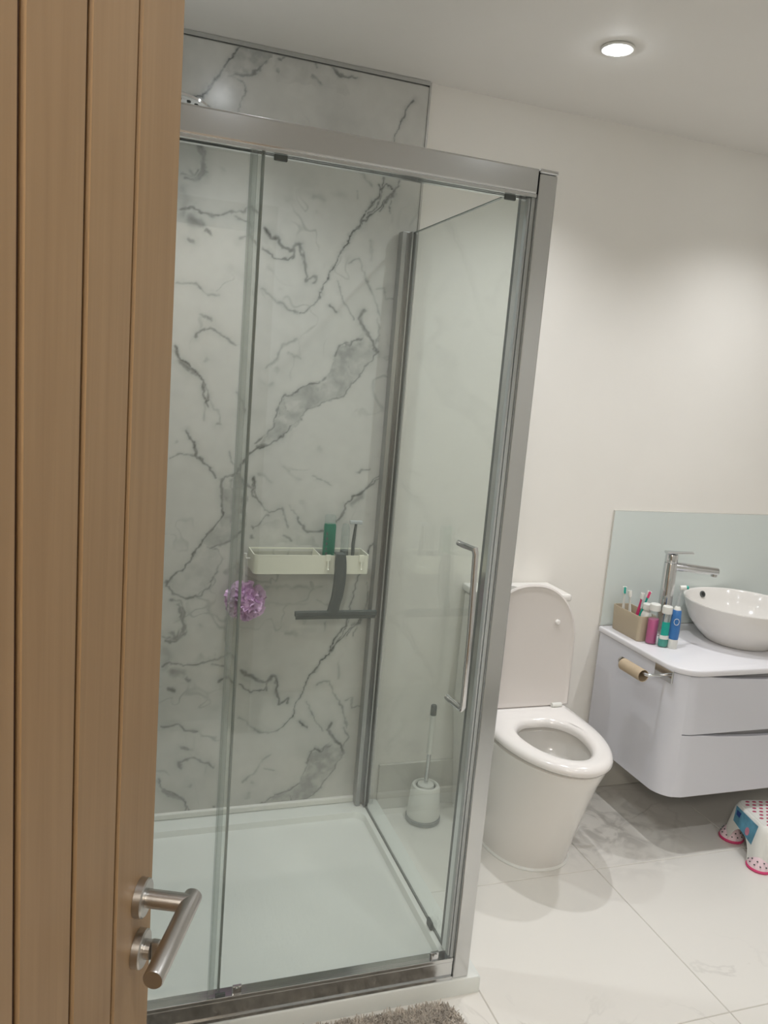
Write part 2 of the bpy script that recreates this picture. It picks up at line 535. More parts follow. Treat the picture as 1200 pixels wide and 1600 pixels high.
# view, width mm, strength, points
VEINS = [
    (1, 2.6, .95, [(985, 270), (995, 290), (985, 325), (960, 345), (925, 395), (900, 440), (893, 470), (860, 500), (830, 545), (800, 590)]),
    (1, 2.2, .75, [(800, 590), (780, 635), (745, 690), (720, 740), (705, 790)]),
    (1, 3.0, .40, [(705, 790), (680, 825), (640, 850), (610, 865)]),
    (1, 2.4, .80, [(1060, 290), (1050, 320), (1010, 345), (960, 395), (930, 420), (900, 450)]),
    (1, 4.5, .60, [(985, 325), (960, 345), (935, 375)]), (1, 5.5, .60, [(1060, 290), (1052, 325), (1025, 328)]),
    (1, 4.5, .7, [(893, 470), (880, 480)]),
    (1, 2.0, .8, [(995, 290), (1015, 268), (1040, 280), (1055, 300)]),
    (1, 2.2, .5, [(1045, 320), (1030, 370), (1028, 400)]),
    (1, 7.5, .65, [(450, 480), (465, 510), (500, 518), (525, 550), (560, 575), (585, 570), (600, 545), (618, 550)]),
    (1, 4.0, .70, [(450, 480), (465, 510), (500, 518), (525, 550), (560, 575), (585, 570)]),
    (1, 5.0, .60, [(618, 550), (620, 600), (630, 640), (640, 690), (640, 715), (665, 705), (690, 690), (685, 720)]),
    (1, 4.0, .50, [(600, 545), (580, 590), (575, 620)]),
    (1, 3.5, .50, [(440, 565), (460, 575), (500, 610), (560, 620), (580, 600)]),
    (1, 4.5, .50, [(45, 380), (110, 380), (160, 400), (230, 410)]),
    (1, 5.0, .35, [(230, 410), (300, 400), (350, 390), (385, 375), (410, 400)]),
    (1, 6.0, .45, [(330, 520), (380, 500), (405, 545), (410, 550)]),
    (1, 5.0, .35, [(310, 420), (350, 440), (385, 465)]),
    (1, 6.5, .42, [(130, 50), (140, 100), (155, 150), (155, 210), (120, 235), (95, 200)]),
    (1, 5.0, .35, [(45, 215), (120, 235)]),
    (1, 17., .34, [(95, 430), (150, 450)]), (1, 7., .45, [(165, 485), (185, 500)]), (1, 8., .45, [(85, 525), (105, 535)]),
    (1, 22., .16, [(60, 290), (80, 340), (60, 400)]),
    (1, 5.0, .42, [(40, 730), (130, 735), (170, 775), (230, 780)]),
    (1, 5.0, .28, [(440, 750), (500, 810), (550, 850), (600, 865)]), (1, 8.0, .22, [(500, 810), (545, 845)]),
    (1, 4.5, .28, [(840, 640), (870, 615), (890, 620), (920, 700), (960, 780), (975, 850), (985, 900)]),
    (1, 3.5, .35, [(785, 720), (810, 790), (830, 850), (860, 900)]),
    (1, 3.5, .65, [(745, 820), (760, 845), (780, 865)]),
    (1, 4.5, .28, [(975, 750), (1010, 745), (1010, 800), (1060, 800)]),
    (1, 6.0, .22, [(940, 530), (945, 620)]), (1, 6.0, .26, [(890, 190), (920, 230), (950, 280)]), (1, 4.0, .25, [(880, 290), (880, 330)]),
    (1, 12., .2, [(680, 315), (730, 325)]), (1, 30., .07, [(560, 330), (600, 260), (680, 270)]),
    (1, 6.0, .28, [(150, 880), (200, 900)]), (1, 20., .08, [(290, 660), (330, 690)]),
    (2, 6.0, .35, [(175, 35), (230, 60)]), (2, 5.0, .42, [(175, 115), (230, 95), (290, 130), (335, 170)]), (2, 7., .42, [(160, 140), (168, 120)]),
    (2, 9.0, .50, [(80, 255), (120, 280), (165, 315)]), (2, 3.5, .80, [(50, 190), (75, 240), (120, 265), (165, 315), (190, 345)]),
    (2, 4.0, .65, [(190, 345), (195, 400), (205, 460)]), (2, 3.5, .60, [(190, 350), (220, 400), (205, 440)]),
    (2, 5.0, .22, [(215, 430), (260, 500), (270, 550)]), (2, 5.0, .22, [(195, 450), (190, 530)]), (2, 7., .3, [(255, 545), (270, 545)]),
    (2, 4.0, .35, [(340, 395), (380, 450), (390, 490)]), (2, 8., .25, [(205, 250), (212, 245)]),
    (2, 4.0, .65, [(105, 580), (145, 635), (155, 690)]), (2, 3.0, .60, [(155, 690), (205, 740), (255, 800)]), (2, 3.0, .35, [(30, 710), (90, 690), (155, 690)]),
    (2, 3.4, .55, [(430, 640), (480, 600), (520, 570), (520, 510), (540, 460), (570, 410), (620, 400), (650, 375), (720, 365), (770, 340)]),
    (2, 3.0, .25, [(770, 340), (800, 260), (820, 190)]), (2, 4.0, .60, [(810, 230), (825, 180), (850, 160), (880, 180), (895, 155), (930, 150)]),
    (2, 3.6, .65, [(440, 660), (480, 650), (530, 635), (590, 590), (600, 555)]), (2, 2.6, .45, [(600, 555), (650, 510), (680, 470), (730, 460), (780, 430), (840, 420)]),
    (2, 4.5, .50, [(840, 420), (880, 375)]), (2, 3.0, .42, [(880, 370), (920, 320), (960, 260), (1000, 215)]),
    (2, 5.5, .55, [(1000, 215), (980, 160), (945, 100), (915, 60), (940, 20)]), (2, 9.0, .35, [(925, 60), (940, 105), (960, 130)]),
    (2, 2.5, .38, [(580, 480), (620, 520)]), (2, 2.5, .35, [(570, 430), (580, 480)]), (2, 2.5, .35, [(720, 400), (730, 450)]),
    (2, 10., .16, [(600, 440), (680, 420)]), (2, 14., .16, [(850, 190), (900, 250)]), (2, 3., .35, [(880, 185), (890, 210)]),
    (2, 3.0, .3, [(870, 280), (885, 310)]), (2, 5., .25, [(1000, 60), (1020, 120), (990, 180)]),
    (2, 6.0, .22, [(480, 280), (540, 240), (570, 180), (620, 150)]), (2, 4.0, .22, [(590, 220), (640, 250)]), (2, 8., .2, [(535, 290), (540, 295)]), (2, 9., .16, [(500, 370), (515, 360)]),
    (2, 8.0, .50, [(480, 645), (440, 655)]), (2, 6.0, .50, [(490, 610), (500, 580)]),
    (2, 4.0, .65, [(440, 660), (400, 690), (370, 730), (340, 780)]), (2, 5.0, .70, [(340, 780), (290, 790), (275, 820), (270, 900)]),
    (2, 6.0, .45, [(340, 780), (380, 820), (425, 860)]), (2, 3.5, .65, [(425, 800), (430, 900)]), (2, 3.5, .3, [(310, 680), (335, 740)]),
    (2, 3.2, .60, [(1035, 770), (980, 820), (930, 870), (880, 890)]),
    (2, 3.5, .25, [(700, 790), (790, 830)]), (2, 6.0, .13, [(560, 750), (640, 810)]), (2, 8., .14, [(450, 780), (500, 820)]), (2, 10., .12, [(730, 670), (740, 680)]),
    (2, 4.5, .3, [(910, 770), (960, 760)]),
    (3, 3.6, .70, [(305, 20), (305, 200), (260, 260), (210, 330)]), (3, 4.2, .95, [(210, 330), (155, 400), (130, 435), (80, 465), (50, 520)]),
    (3, 7.0, .35, [(305, 30), (308, 150)]),
    (3, 4.0, .75, [(450, 20), (450, 110), (490, 140)]), (3, 3.0, .5, [(490, 140), (520, 180), (580, 170)]), (3, 5.0, .45, [(580, 170), (600, 210), (610, 250)]),
    (3, 4.0, .35, [(520, 190), (500, 220), (450, 250)]), (3, 6., .45, [(445, 245), (455, 250)]), (3, 7., .3, [(445, 290), (450, 295)]),
    (3, 3.0, .35, [(620, 150), (640, 185), (660, 210)]), (3, 5.0, .65, [(660, 210), (685, 255), (710, 270), (780, 265)]),
    (3, 7.0, .40, [(595, 290), (630, 320)]),
    (3, 3.0, .60, [(1060, 15), (1000, 60), (960, 90)]), (3, 5.0, .60, [(960, 90), (920, 110), (880, 150), (860, 190), (840, 220)]), (3, 12., .25, [(960, 100), (910, 140)]),
    (3, 3.5, .4, [(390, 10), (345, 20), (350, 70), (375, 70)]), (3, 5.0, .4, [(345, 20), (390, 50)]),
    (3, 3.5, .35, [(240, 350), (290, 360), (310, 400), (280, 450), (250, 530)]), (3, 5.0, .50, [(250, 530), (210, 570), (130, 585), (80, 560), (60, 520)]),
    (3, 6.0, .45, [(400, 270), (340, 320)]), (3, 5., .4, [(340, 320), (250, 350)]), (3, 9., .25, [(385, 200), (370, 240)]),
    (3, 7.0, .40, [(70, 590), (110, 600), (125, 660), (130, 750), (90, 780)]), (3, 5.0, .45, [(90, 780), (40, 780)]), (3, 6., .5, [(90, 760), (105, 740)]),
    (3, 3.5, .65, [(1035, 310), (1000, 345), (985, 390)]), (3, 2.6, .60, [(985, 390), (950, 480), (935, 530), (905, 620), (905, 690), (885, 730), (850, 775), (825, 815), (815, 835)]),
    (3, 2.6, .35, [(985, 510), (985, 600), (970, 650)]), (3, 2.6, .80, [(970, 655), (930, 710), (890, 765)]),
    (3, 3.0, .35, [(750, 590), (800, 620)]), (3, 15., .2, [(640, 745), (650, 750)]), (3, 8., .18, [(500, 535), (760, 530)]),
    (3, 7., .14, [(520, 610), (700, 610)]), (3, 16., .08, [(560, 740), (740, 730)]),
    (3, 6., .15, [(205, 710), (212, 715)]), (3, 7., .3, [(340, 855), (360, 860)]),
]
FILLS = [
    (2, .24, [(440, 650), (520, 570), (540, 460), (570, 410), (650, 375), (770, 340), (820, 190), (895, 155), (945, 100), (1000, 215), (920, 320), (840, 420), (730, 460), (680, 470), (600, 590), (530, 635)]),
    (3, .26, [(305, 20), (390, 10), (430, 120), (420, 250), (330, 330), (250, 345), (215, 330), (305, 200)]),
    (3, .10, [(240, 350), (300, 370), (280, 450), (250, 530), (130, 585), (60, 520), (155, 410)]),
    (3, .10, [(430, 250), (600, 210), (720, 270), (760, 340), (600, 330), (440, 340)]),
]
PZ = 1.352      # the print repeats up the wall
ZTOP = wallpt(1, 893, 470)[1]


_lat = {}


def vnoise(x, y, s, ph):
    """smooth value noise in -1..1"""
    key = int(ph * 10)
    if key not in _lat:
        _lat[key] = np.random.RandomState(key).uniform(-1, 1, (256, 256))
    L = _lat[key]
    u, v = x * s + 500.3, y * s + 500.7
    iu, iv = np.floor(u).astype(int), np.floor(v).astype(int)
    fu, fv = u - iu, v - iv
    fu = fu * fu * (3 - 2 * fu); fv = fv * fv * (3 - 2 * fv)
    g = lambda a, b_: L[(iv + b_) % 256, (iu + a) % 256]
    return (g(0, 0) * (1 - fu) + g(1, 0) * fu) * (1 - fv) + (g(0, 1) * (1 - fu) + g(1, 1) * fu) * fv


def noise1(x, y, s, ph):
    return vnoise(x, y, s * .35, ph) * .6 + vnoise(x, y, s * .8, ph + .3) * .45 + vnoise(x, y, s * 1.7, ph + .6) * .25


def vein_field(xs, zs):
    X, Z = np.meshgrid(xs, zs)
    # ragged edges: shake the lookup a little
    Xd = X + .0075 * noise1(X, Z, 60, 1.0) + .0042 * noise1(X, Z, 200, 2.0)
    Zd = Z + .0075 * noise1(X, Z, 60, 4.0) + .0042 * noise1(X, Z, 200, 5.0)
    F = np.zeros_like(X)
    brk = np.clip(.78 + .5 * noise1(X, Z, 60, 7.0), .2, 1.15)

    def seg(p, q, wd, a, dz, mod=True):
        ax, az, bx, bz = p[0], p[1] + dz, q[0], q[1] + dz
        rad = wd * 3
        c0 = np.searchsorted(xs, min(ax, bx) - rad - .006); c1 = np.searchsorted(xs, max(ax, bx) + rad + .006)
        r0 = np.searchsorted(zs, min(az, bz) - rad - .006); r1 = np.searchsorted(zs, max(az, bz) + rad + .006)
        if c1 <= c0 or r1 <= r0: return
        sl = (slice(r0, r1), slice(c0, c1))
        x, z = Xd[sl], Zd[sl]
        dx, dzz = bx - ax, bz - az
        L = dx * dx + dzz * dzz + 1e-12
        t = np.clip(((x - ax) * dx + (z - az) * dzz) / L, 0, 1)
        d = np.hypot(x - ax - t * dx, z - az - t * dzz)
        F[sl] = np.maximum(F[sl], a * np.exp(-(d / wd) ** 1.6) * brk[sl])
    for vw, wmm, a, pts in VEINS:
        wp = [wallpt(vw, *p) for p in pts]
        for dz in (-PZ, 0, PZ):
            for p, q in zip(wp[:-1], wp[1:]):
                seg(p, q, wmm * .78 / 1000, min(1, a * 1.12), dz)
                seg(p, q, max(.007, wmm * 2.6 / 1000), a * .26, dz)
    for vw, a, pts in FILLS:
        wp = [wallpt(vw, *p) for p in pts]
        for dz in (-PZ, 0, PZ):
            P = np.array([(p[0], p[1] + dz) for p in wp])
            c0 = np.searchsorted(xs, P[:, 0].min()); c1 = np.searchsorted(xs, P[:, 0].max())
            r0 = np.searchsorted(zs, P[:, 1].min()); r1 = np.searchsorted(zs, P[:, 1].max())
            if c1 <= c0 or r1 <= r0: continue
            sl = (slice(r0, r1), slice(c0, c1))
            x, z = Xd[sl], Zd[sl]
            ins = np.zeros(x.shape, bool)
            j = len(P) - 1
            for i in range(len(P)):
                cnd = ((P[i, 1] > z) != (P[j, 1] > z)) & (x < (P[j, 0] - P[i, 0]) * (z - P[i, 1]) / (P[j, 1] - P[i, 1] + 1e-12) + P[i, 0])
                ins ^= cnd
                j = i
            F[sl] = np.maximum(F[sl], ins * a * np.clip(.6 + .7 * noise1(x, z, 70, 3.0), .05, 1.3))
    wx = X + .05 * noise1(X, Z, 20, 11.0); wz = Z + .05 * noise1(X, Z, 20, 12.0)
    ridge = np.exp(-(noise1(wx * .8 + wz * .5, wz * .8 - wx * .5, 22, 13.0) / .05) ** 2)
    F = np.maximum(F, .20 * ridge * np.clip(noise1(X, Z, 12, 14.0) * 2.2, 0, 1))
    F += .13 * np.clip(noise1(X + .03 * noise1(X, Z, 14, 9.), Z + .03 * noise1(X, Z, 12, 4.), 7, 1.5), 0, 1) ** 1.5
    F += .045 * np.clip(noise1(X, Z, 9, 2.5), 0, 1) + .05 * np.clip(noise1(X, Z, 17, 6.5), 0, 1) ** 2 * 1.5
    return np.clip(F, 0, 1)


def marble_material():
    mt = bpy.data.materials.new('marble_print')
    mt.use_nodes = True
    nt = mt.node_tree
    b = nt.nodes['Principled BSDF']
    b.inputs['Roughness'].default_value = 0.24
    at = nt.nodes.new('ShaderNodeAttribute'); at.attribute_name = 'vein'
    geo = nt.nodes.new('ShaderNodeNewGeometry')
    ns = nt.nodes.new('ShaderNodeTexNoise'); ns.inputs['Scale'].default_value = 28; ns.inputs['Detail'].default_value = 6
    nt.links.new(geo.outputs['Position'], ns.inputs['Vector'])
    ml = nt.nodes.new('ShaderNodeMath'); ml.operation = 'MULTIPLY_ADD'; ml.inputs[1].default_value = 0.10
    nt.links.new(ns.outputs['Fac'], ml.inputs[0]); nt.links.new(at.outputs['Fac'], ml.inputs[2])
    r = nt.nodes.new('ShaderNodeValToRGB')
    r.color_ramp.elements[0].position = 0.0
    r.color_ramp.elements[0].color = srgb(210, 210, 204)
    r.color_ramp.elements[1].position = 1.0
    r.color_ramp.elements[1].color = srgb(66, 70, 68)
    e = r.color_ramp.elements.new(.35); e.color = srgb(156, 158, 154)
    nt.links.new(ml.outputs[0], r.inputs[0])
    nt.links.new(r.outputs[0], b.inputs['Base Color'])
    return mt


M['marble'] = marble_material()


def marble_panel(xs, zs, place, name, back):
    F = vein_field(xs, zs)
    nx, nz = len(xs), len(zs)
    V = np.zeros((nz, nx, 3))
    X, Z = np.meshgrid(xs, zs)
    V[..., 0], V[..., 1], V[..., 2] = place(X, Z)
    V = V.reshape(-1, 3)
    idx = np.arange(nx * nz).reshape(nz, nx)
    Q = np.stack([idx[:-1, :-1], idx[:-1, 1:], idx[1:, 1:], idx[1:, :-1]], -1).reshape(-1, 4)
    # sides and back so that the sheet has its real 10 mm thickness
    bc = np.array([[xs[0], zs[0]], [xs[-1], zs[0]], [xs[-1], zs[-1]], [xs[0], zs[-1]]])
    bx = np.array([back(a, b_) for a, b_ in bc])
    n0 = len(V)
    V = np.vstack([V, bx])
    cr = [idx[0, 0], idx[0, -1], idx[-1, -1], idx[-1, 0]]
    extra = np.array([[cr[i], n0 + i, n0 + (i + 1) % 4, cr[(i + 1) % 4]] for i in range(4)] + [[n0 + 3, n0 + 2, n0 + 1, n0]])
    Q = np.vstack([Q, extra])
    me = bpy.data.meshes.new(name)
    me.vertices.add(len(V)); me.vertices.foreach_set('co', V.ravel())
    me.loops.add(Q.size); me.loops.foreach_set('vertex_index', Q.ravel().astype(np.int32))
    me.polygons.add(len(Q)); me.polygons.foreach_set('loop_start', np.arange(0, Q.size, 4, dtype=np.int32))
    me.update(calc_edges=True)
    at = me.attributes.new('vein', 'FLOAT', 'POINT')
    at.data.foreach_set('value', np.concatenate([F.ravel(), np.zeros(4)]).astype(np.float32))
    me.materials.append(M['marble'])
    o = bpy.data.objects.new(name, me)
    C.objects.link(o)
    return o


MZ0, MZ1 = 0.062, 2.372
xs = np.concatenate([np.arange(XL + .012, -.78, .008), np.arange(-.78, 0.003, .003), [0.004]])
zs = np.arange(MZ0, MZ1, .003)
pn = marble_panel(xs, zs, lambda X, Z: (X, D + 0 * X, Z), 'wall_panel', lambda a, b_: (a, D + .0095, b_))
tag(pn, 'grey-veined white marble-effect panel lining the back of the shower', 'wall panel')
ys = np.arange(-1.05, -.21, .009)
zs2 = np.arange(MZ0, MZ1, .009)
pn2 = marble_panel(ys + .25, zs2, lambda X, Z: (XL + .010 + 0 * X, X + .05 + .93, Z), 'wall_panel',
                   lambda a, b_: (XL + .0005, a + .98, b_))
tag(pn2, 'marble-effect panel on the left side wall of the shower, behind the oak door', 'wall panel')
# edge strips
tr = MB()
tr.box(0.0045, 0.0105, D - .003, D + .0095, MZ0, MZ1 + .010)
tr.box(XL + .011, 0.0045, D - .004, D + .0095, MZ1, MZ1 + .012)
struct(tr.build('trim_3', 'alu', smooth=False))
st = MB(); st.box(XL + .012, 0.004, D - .012, D + .0095, 0.0455, 0.0655, bev=.004)
struct(st.build('trim_4', 'white'))

# ================================================================ DOWNLIGHTS
M['bulb'] = emis('led_glow', (0.93, 0.97, 1.0), BULB)
for i, (x, y) in enumerate(LIGHTS):
    row = 'toilet wall' if y > 0 else 'doorway'
    lab = {0: 'recessed ceiling spotlight above the shower cubicle', 1: 'bright recessed ceiling spotlight above the toilet',
           2: 'recessed ceiling spotlight above the washbasin', 3: 'recessed ceiling spotlight nearest the open oak door',
           4: 'recessed ceiling spotlight above the middle of the front wall', 5: 'recessed ceiling spotlight in the corner by the right wall'}[i]
    t = thing('ceiling_spotlight', lab, 'ceiling light', (x, y, ZC), group='recessed ceiling spotlights')
    MB().lathe([(.030, ZC - .001), (.043, ZC - .001), (.044, ZC - .004), (.040, ZC - .007), (.030, ZC - .006), (.026, ZC - .002), (.030, ZC - .001)], x, y, 32).build('bezel', 'white', t)
    MB().lathe([(.026, ZC - .003), (.026, ZC - .006), (.022, ZC - .012), (.012, ZC - .016), (.001, ZC - .017)], x, y, 24).build('bulb', M['bulb'], t)
    ld = bpy.data.lights.new('spot_light', 'SPOT')
    ld.energy = SPOT_W * (1.0 if y > 0 else (.45 if x < 0 else .6)); ld.color = LAMP_COL
    ld.spot_size = math.radians(124); ld.spot_blend = 1.0; ld.shadow_soft_size = 0.02
    lo = bpy.data.objects.new('spot_light', ld); C.objects.link(lo)
    lo.location = (x, y, ZC - .022); lo.parent = t
    lo.matrix_parent_inverse = world_of(t).inverted()

# ================================================================ SHOWER TRAY
TF, TR = -.010, .033
tray = thing('shower_tray', 'low white shower tray filling the cubicle floor', 'shower tray', ((XL + TR) / 2, D / 2, 0))
cx, cy = (XL + .002 + TR) / 2, (TF + D + .002) / 2
hx, hy = (TR - XL - .002) / 2, (D + .002 - TF) / 2 - .001
rings = []
for ins, z, r in ((0, 0, .004), (0, .040, .004), (.002, .0435, .006), (.006, .045, .008), (.068, .045, .03), (.071, .0435, .033), (.077, .026, .04), (.086, .0215, .045), (.30, .019, .03)):
    rings.append([(p[0], p[1], z + .0001) for p in rrect(cx, cy - (.0 if ins < .03 else .002), hx - ins, hy - ins, r, 6)])
MB().loft(rings).build('body', 'tray', tray)
MB().lathe([(.045, .019), (.045, .025), (.040, .028), (.001, .029)], -1.02, .42, 28).build('drain_cover', 'chrome', tray)

# ================================================================ SHOWER ENCLOSURE
HB, HT = 1.902, 1.954
enc = thing('shower_enclosure', 'glass and chrome sliding-door shower cubicle standing on the white tray', 'shower enclosure', (-.55, .4, .045))
# corner post with a slim channel on its face
MB().box(-.043, -.001, -.003, .040, .0455, 1.944, bev=.003).build('corner_post', 'alu', enc)
MB().box(-.044, -.0005, -.0045, .041, 1.9445, 1.954, bev=.003).build('post_cap', 'chrome', enc)
MB().box(-.052, -.0435, .006, .034, .0535, HB - .001).build('post_channel', 'seal', enc, smooth=False)
tb = MB()
tb.box(XL + .012, -.0445, -.002, .045, HB, HT - .001, bev=.004)
tb.box(XL + .012, -.0445, .001, .008, HB - .006, HB + .001)
tb.box(XL + .012, -.0445, .030, .042, HB - .006, HB + .001)
tb.build('top_rail', 'alu', enc)
bt = MB()
bt.box(XL + .012, -.0445, .000, .040, .0455, .094, bev=.003)
bt.box(XL + .012, -.0445, .000, .006, .092, .102, bev=.0015)
bt.box(XL + .012, -.0445, -.0045, .001, .0455, .054, bev=.001)
bt.build('bottom_rail', 'alu', enc)
# fixed front pane and sliding door pane
MB().box(XL + .014, -.612, .030, .035, .096, HB - .002).build('fixed_pane', 'glass', enc, smooth=False)
dp = MB().box(-.628, -.056, .012, .018, .104, HB - .007).build('door_pane', 'glass', enc, smooth=False)
MB().box(-.6405, -.6380, .010, .0285, .104, HB - .006).box(-.6378, -.6285, .0125, .0145, .104, HB - .006).build('door_seal', 'clearseal', dp, smooth=False)
MB().box(-.6190, -.6145, .0185, .0290, .104, HB - .004).build('pane_edge', 'edgegrey', dp, smooth=False)
MB().box(-.058, -.053, .008, .022, .104, HB - .007, bev=.0015).build('magnet_strip', 'seal', dp)
# rollers
for rx in (-.586, -.102):
    MB().box(rx - .013, rx + .013, .0045, .0115, HB - .018, HB - .007, bev=.002).build('roller_clip', 'dark', dp)
for rx in (-.577, -.094):
    r = MB(); r.box(rx - .011, rx + .011, .0035, .0115, .098, .122, bev=.003)
    r.tube([(rx, .0035, .115), (rx, -.001, .115)], .006)
    r.build('roller_clip', 'chrome', dp)
MB().box(-.625, -.603, .0045, .0115, .100, .107, bev=.001).build('roller_clip', 'gasket', dp)
# door handle
hb = MB()
hb.tube([(-.137, .013, 1.150), (-.137, -.004, 1.150), (-.128, -.052, 1.150), (-.126, -.054, 1.140), (-.120, -.054, .965), (-.118, -.054, .79), (-.120, -.050, .783), (-.128, -.004, .785), (-.128, .013, .785)],
        .0068, n=14)
hb.build('door_handle', 'chrome', dp)
# side pane, wall channel, inner strips
sp = MB().box(-.024, -.018, .042, .832, .050, 1.936).build('side_pane', 'glass', enc, smooth=False)
se = MB(); se.box(-.0245, -.0175, .042, .832, 1.9362, 1.9385)
se.build('top_edge', 'glassedge', sp, smooth=False)
wp_ = MB()
wp_.box(-.056, -.040, .808, .8455, .0465, 1.940, bev=.002)
wp_.box(-.041, -.003, .820, .8455, .0465, 1.942, bev=.002)
wp_.box(-.030, -.0255, .795, .821, .0465, 1.941)
wp_.build('wall_channel', 'channel', enc)
MB().box(-.0165, -.0145, .800, .834, .0465, 1.940).build('gasket', 'gasket', enc, smooth=False)
MB().box(-.0245, -.0175, .045, .81, .0455, .0490).build('side_channel', 'gasket', enc, smooth=False)
MB().box(-.031, -.011, .0405, .098, .0535, 1.935, bev=.002).build('inner_profile', 'alu', enc)
MB().box(-.030, -.012, .0985, .112, .0535, 1.930, bev=.002).build('inner_seal', 'gasket', enc)
MB().box(-.034, -.0255, .170, .200, .0465, .068, bev=.003).build('side_clip', 'dark', enc)

# ================================================================ SHOWER HEAD
sh = thing('overhead_shower', 'round chrome overhead rain shower showing above the cubicle rail', 'shower', (-.79, .385, 2.05))
shx, shy, shz = -.79, .385, 2.05
MB().lathe([(.001, shz - .004), (.104, shz - .004), (.110, shz - .001), (.110, shz + .004), (.104, shz + .007), (.03, shz + .014), (.018, shz + .03), (.001, shz + .03)], shx, shy, 48).build('rose', 'chrome', sh)
nz = MB()
for rr_, k in ((.02, 6), (.045, 12), (.07, 18), (.095, 26)):
    for i in range(k):
        a = 2 * PI * i / k
        nz.lathe([(.0045, shz - .0041), (.004, shz - .007), (.001, shz - .0075)], shx + rr_ * math.cos(a), shy + rr_ * math.sin(a), 8)
nzo = nz.build('nozzles', 'dark', sh); nzo['kind'] = 'stuff'
MB().tube([(shx, shy, shz + .03), (shx, shy, shz + .06), (shx - .03, shy, shz + .08), (XL + .012, shy, shz + .08)], .011, 14).build('arm', 'chrome', sh)
MB().tube([(XL + .0105, shy, shz + .08), (XL + .020, shy, shz + .08)], .03, 28).build('flange', 'chrome', sh)

# ================================================================ SHOWER SHELF + CONTENTS
SX0, SX1, SY0, SY1, SZ0, SZ1 = -.464, -.100, .738, .846, .886, .945
sf = thing('shower_shelf', 'long cream metal tray shelf fixed to the marble panel', 'shelf', ((SX0 + SX1) / 2, SY1, SZ0))
ccx, ccy, chx, chy = (SX0 + SX1) / 2, (SY0 + SY1) / 2, (SX1 - SX0) / 2, (SY1 - SY0) / 2
def ushape(i, n=6):
    r = .016 - min(i, .01)
    x0, x1, y0 = SX0 + i, SX1 - i, SY0 + i
    pts = [(x0, SY1)]
    pts += [(x0 + r + r * math.cos(PI + PI / 2 * k / n), y0 + r + r * math.sin(PI + PI / 2 * k / n)) for k in range(n + 1)]
    pts += [(x1 - r + r * math.cos(1.5 * PI + PI / 2 * k / n), y0 + r + r * math.sin(1.5 * PI + PI / 2 * k / n)) for k in range(n + 1)]
    return pts + [(x1, SY1)]
ou, iu = ushape(0), ushape(.003)
bk = MB().loft([[(a_[0], a_[1], SZ0), (a_[0], a_[1], SZ1), (b_[0], b_[1], SZ1), (b_[0], b_[1], SZ0)] for a_, b_ in zip(ou, iu)])
bk.build('basket', 'cream', sf)
MB().box(SX0 + .0035, SX1 - .0035, SY1 - .0035, SY1 - .0005, SZ1 - .004, SZ1).build('back_rail', 'cream', sf, smooth=False)
MB().loft([[(p[0], p[1], z) for p in ushape(.0032)] for z in (SZ0 + .001, SZ0 + .004)]).build('base', 'cream', sf)
MB().box(-.260, -.257, SY0 + .004, SY1 - .004, SZ0 + .0045, SZ1 - .001).build('divider', 'cream', sf, smooth=False)
hk = MB()
hk.tube([(SX0 - .001, .80, .920), (SX0 - .014, .80, .920), (SX0 - .016, .80, .928)], .003, 10)
hk.tube([(SX0 - .016, .80, .928), (SX0 - .016, .80, .936)], .0045, 10)
hk.build('hook', 'white', sf)
for hx_ in (-.235, -.128):
    MB().box(hx_ - .008, hx_ + .008, SY0 - .0035, SY0 - .0005, .925, .948, bev=.002).tube([(hx_, SY0 - .003, .93), (hx_, SY0 - .006, .905), (hx_, SY0 - .010, .900)], .0028, 8).build('hook', 'cream', sf)

gb = thing('shower_gel_bottle', 'slim dark green bottle with clear cap standing in the cream shelf', 'bottle', (-.222, .79, SZ0 + .0045))
rg = [[(p[0], p[1], z) for p in rrect(-.222, .79, .0185 - i, .013 - i * .6, .009, 5)] for i, z in ((.003, .8908), (0, .894), (0, 1.030), (.002, 1.036))]
MB().loft(rg).build('body', 'green', gb)
rg = [[(p[0], p[1], z) for p in rrect(-.222, .79, .017 - i, .011 - i * .6, .008, 5)] for i, z in ((0, 1.0362), (0, 1.060), (.003, 1.063))]
MB().loft(rg).build('cap', 'clear', gb)
lt = MB()
for k in range(7):
    lt.box(-.236, -.231 + (k % 3) * .001, .7765, .7772, .905 + k * .016, .914 + k * .016)
lto = lt.build('print', 'dark', gb, smooth=False)
cb = thing('clear_tube', 'clear plastic tube with a grey sleeve standing right of the green bottle', 'tube', (-.165, .79, .8905))
MB().lathe([(.012, .8908), (.013, .895), (.013, 1.02), (.009, 1.035), (.001, 1.037)], -.170, .79, 20).build('body', 'clear', cb)
MB().lathe([(.0132, .93), (.0134, .931), (.0134, .95), (.0132, .951)], -.170, .79, 20).build('band', 'gasket', cb)
rz = thing('razor', 'thin grey handled razor standing at the right end of the cream shelf', 'razor', (-.140, .79, .8905))
MB().tube([(-.137, .80, .8915), (-.140, .798, .97), (-.138, .793, 1.02), (-.137, .79, 1.04)], [.005, .006, .0045, .004], 12).build('handle', 'gasket', rz)
MB().box(-.158, -.118, .783, .796, 1.036, 1.046, bev=.002).build('head', 'seal', rz)

# ================================================================ SQUEEGEE
sq = thing('squeegee', 'dark grey squeegee hanging over the front of the cream shelf', 'squeegee', (-.2, .73, .77))


def ribbon(cpts, wds, th):
    out = []
    for (x, y, z), wd in zip(cpts, wds):
        out.append([(x - wd / 2, y - th / 2, z), (x - wd / 4, y - th * .8, z), (x + wd / 4, y - th * .8, z), (x + wd / 2, y - th / 2, z), (x + wd / 2, y + th / 2, z), (x - wd / 2, y + th / 2, z)])
    return out


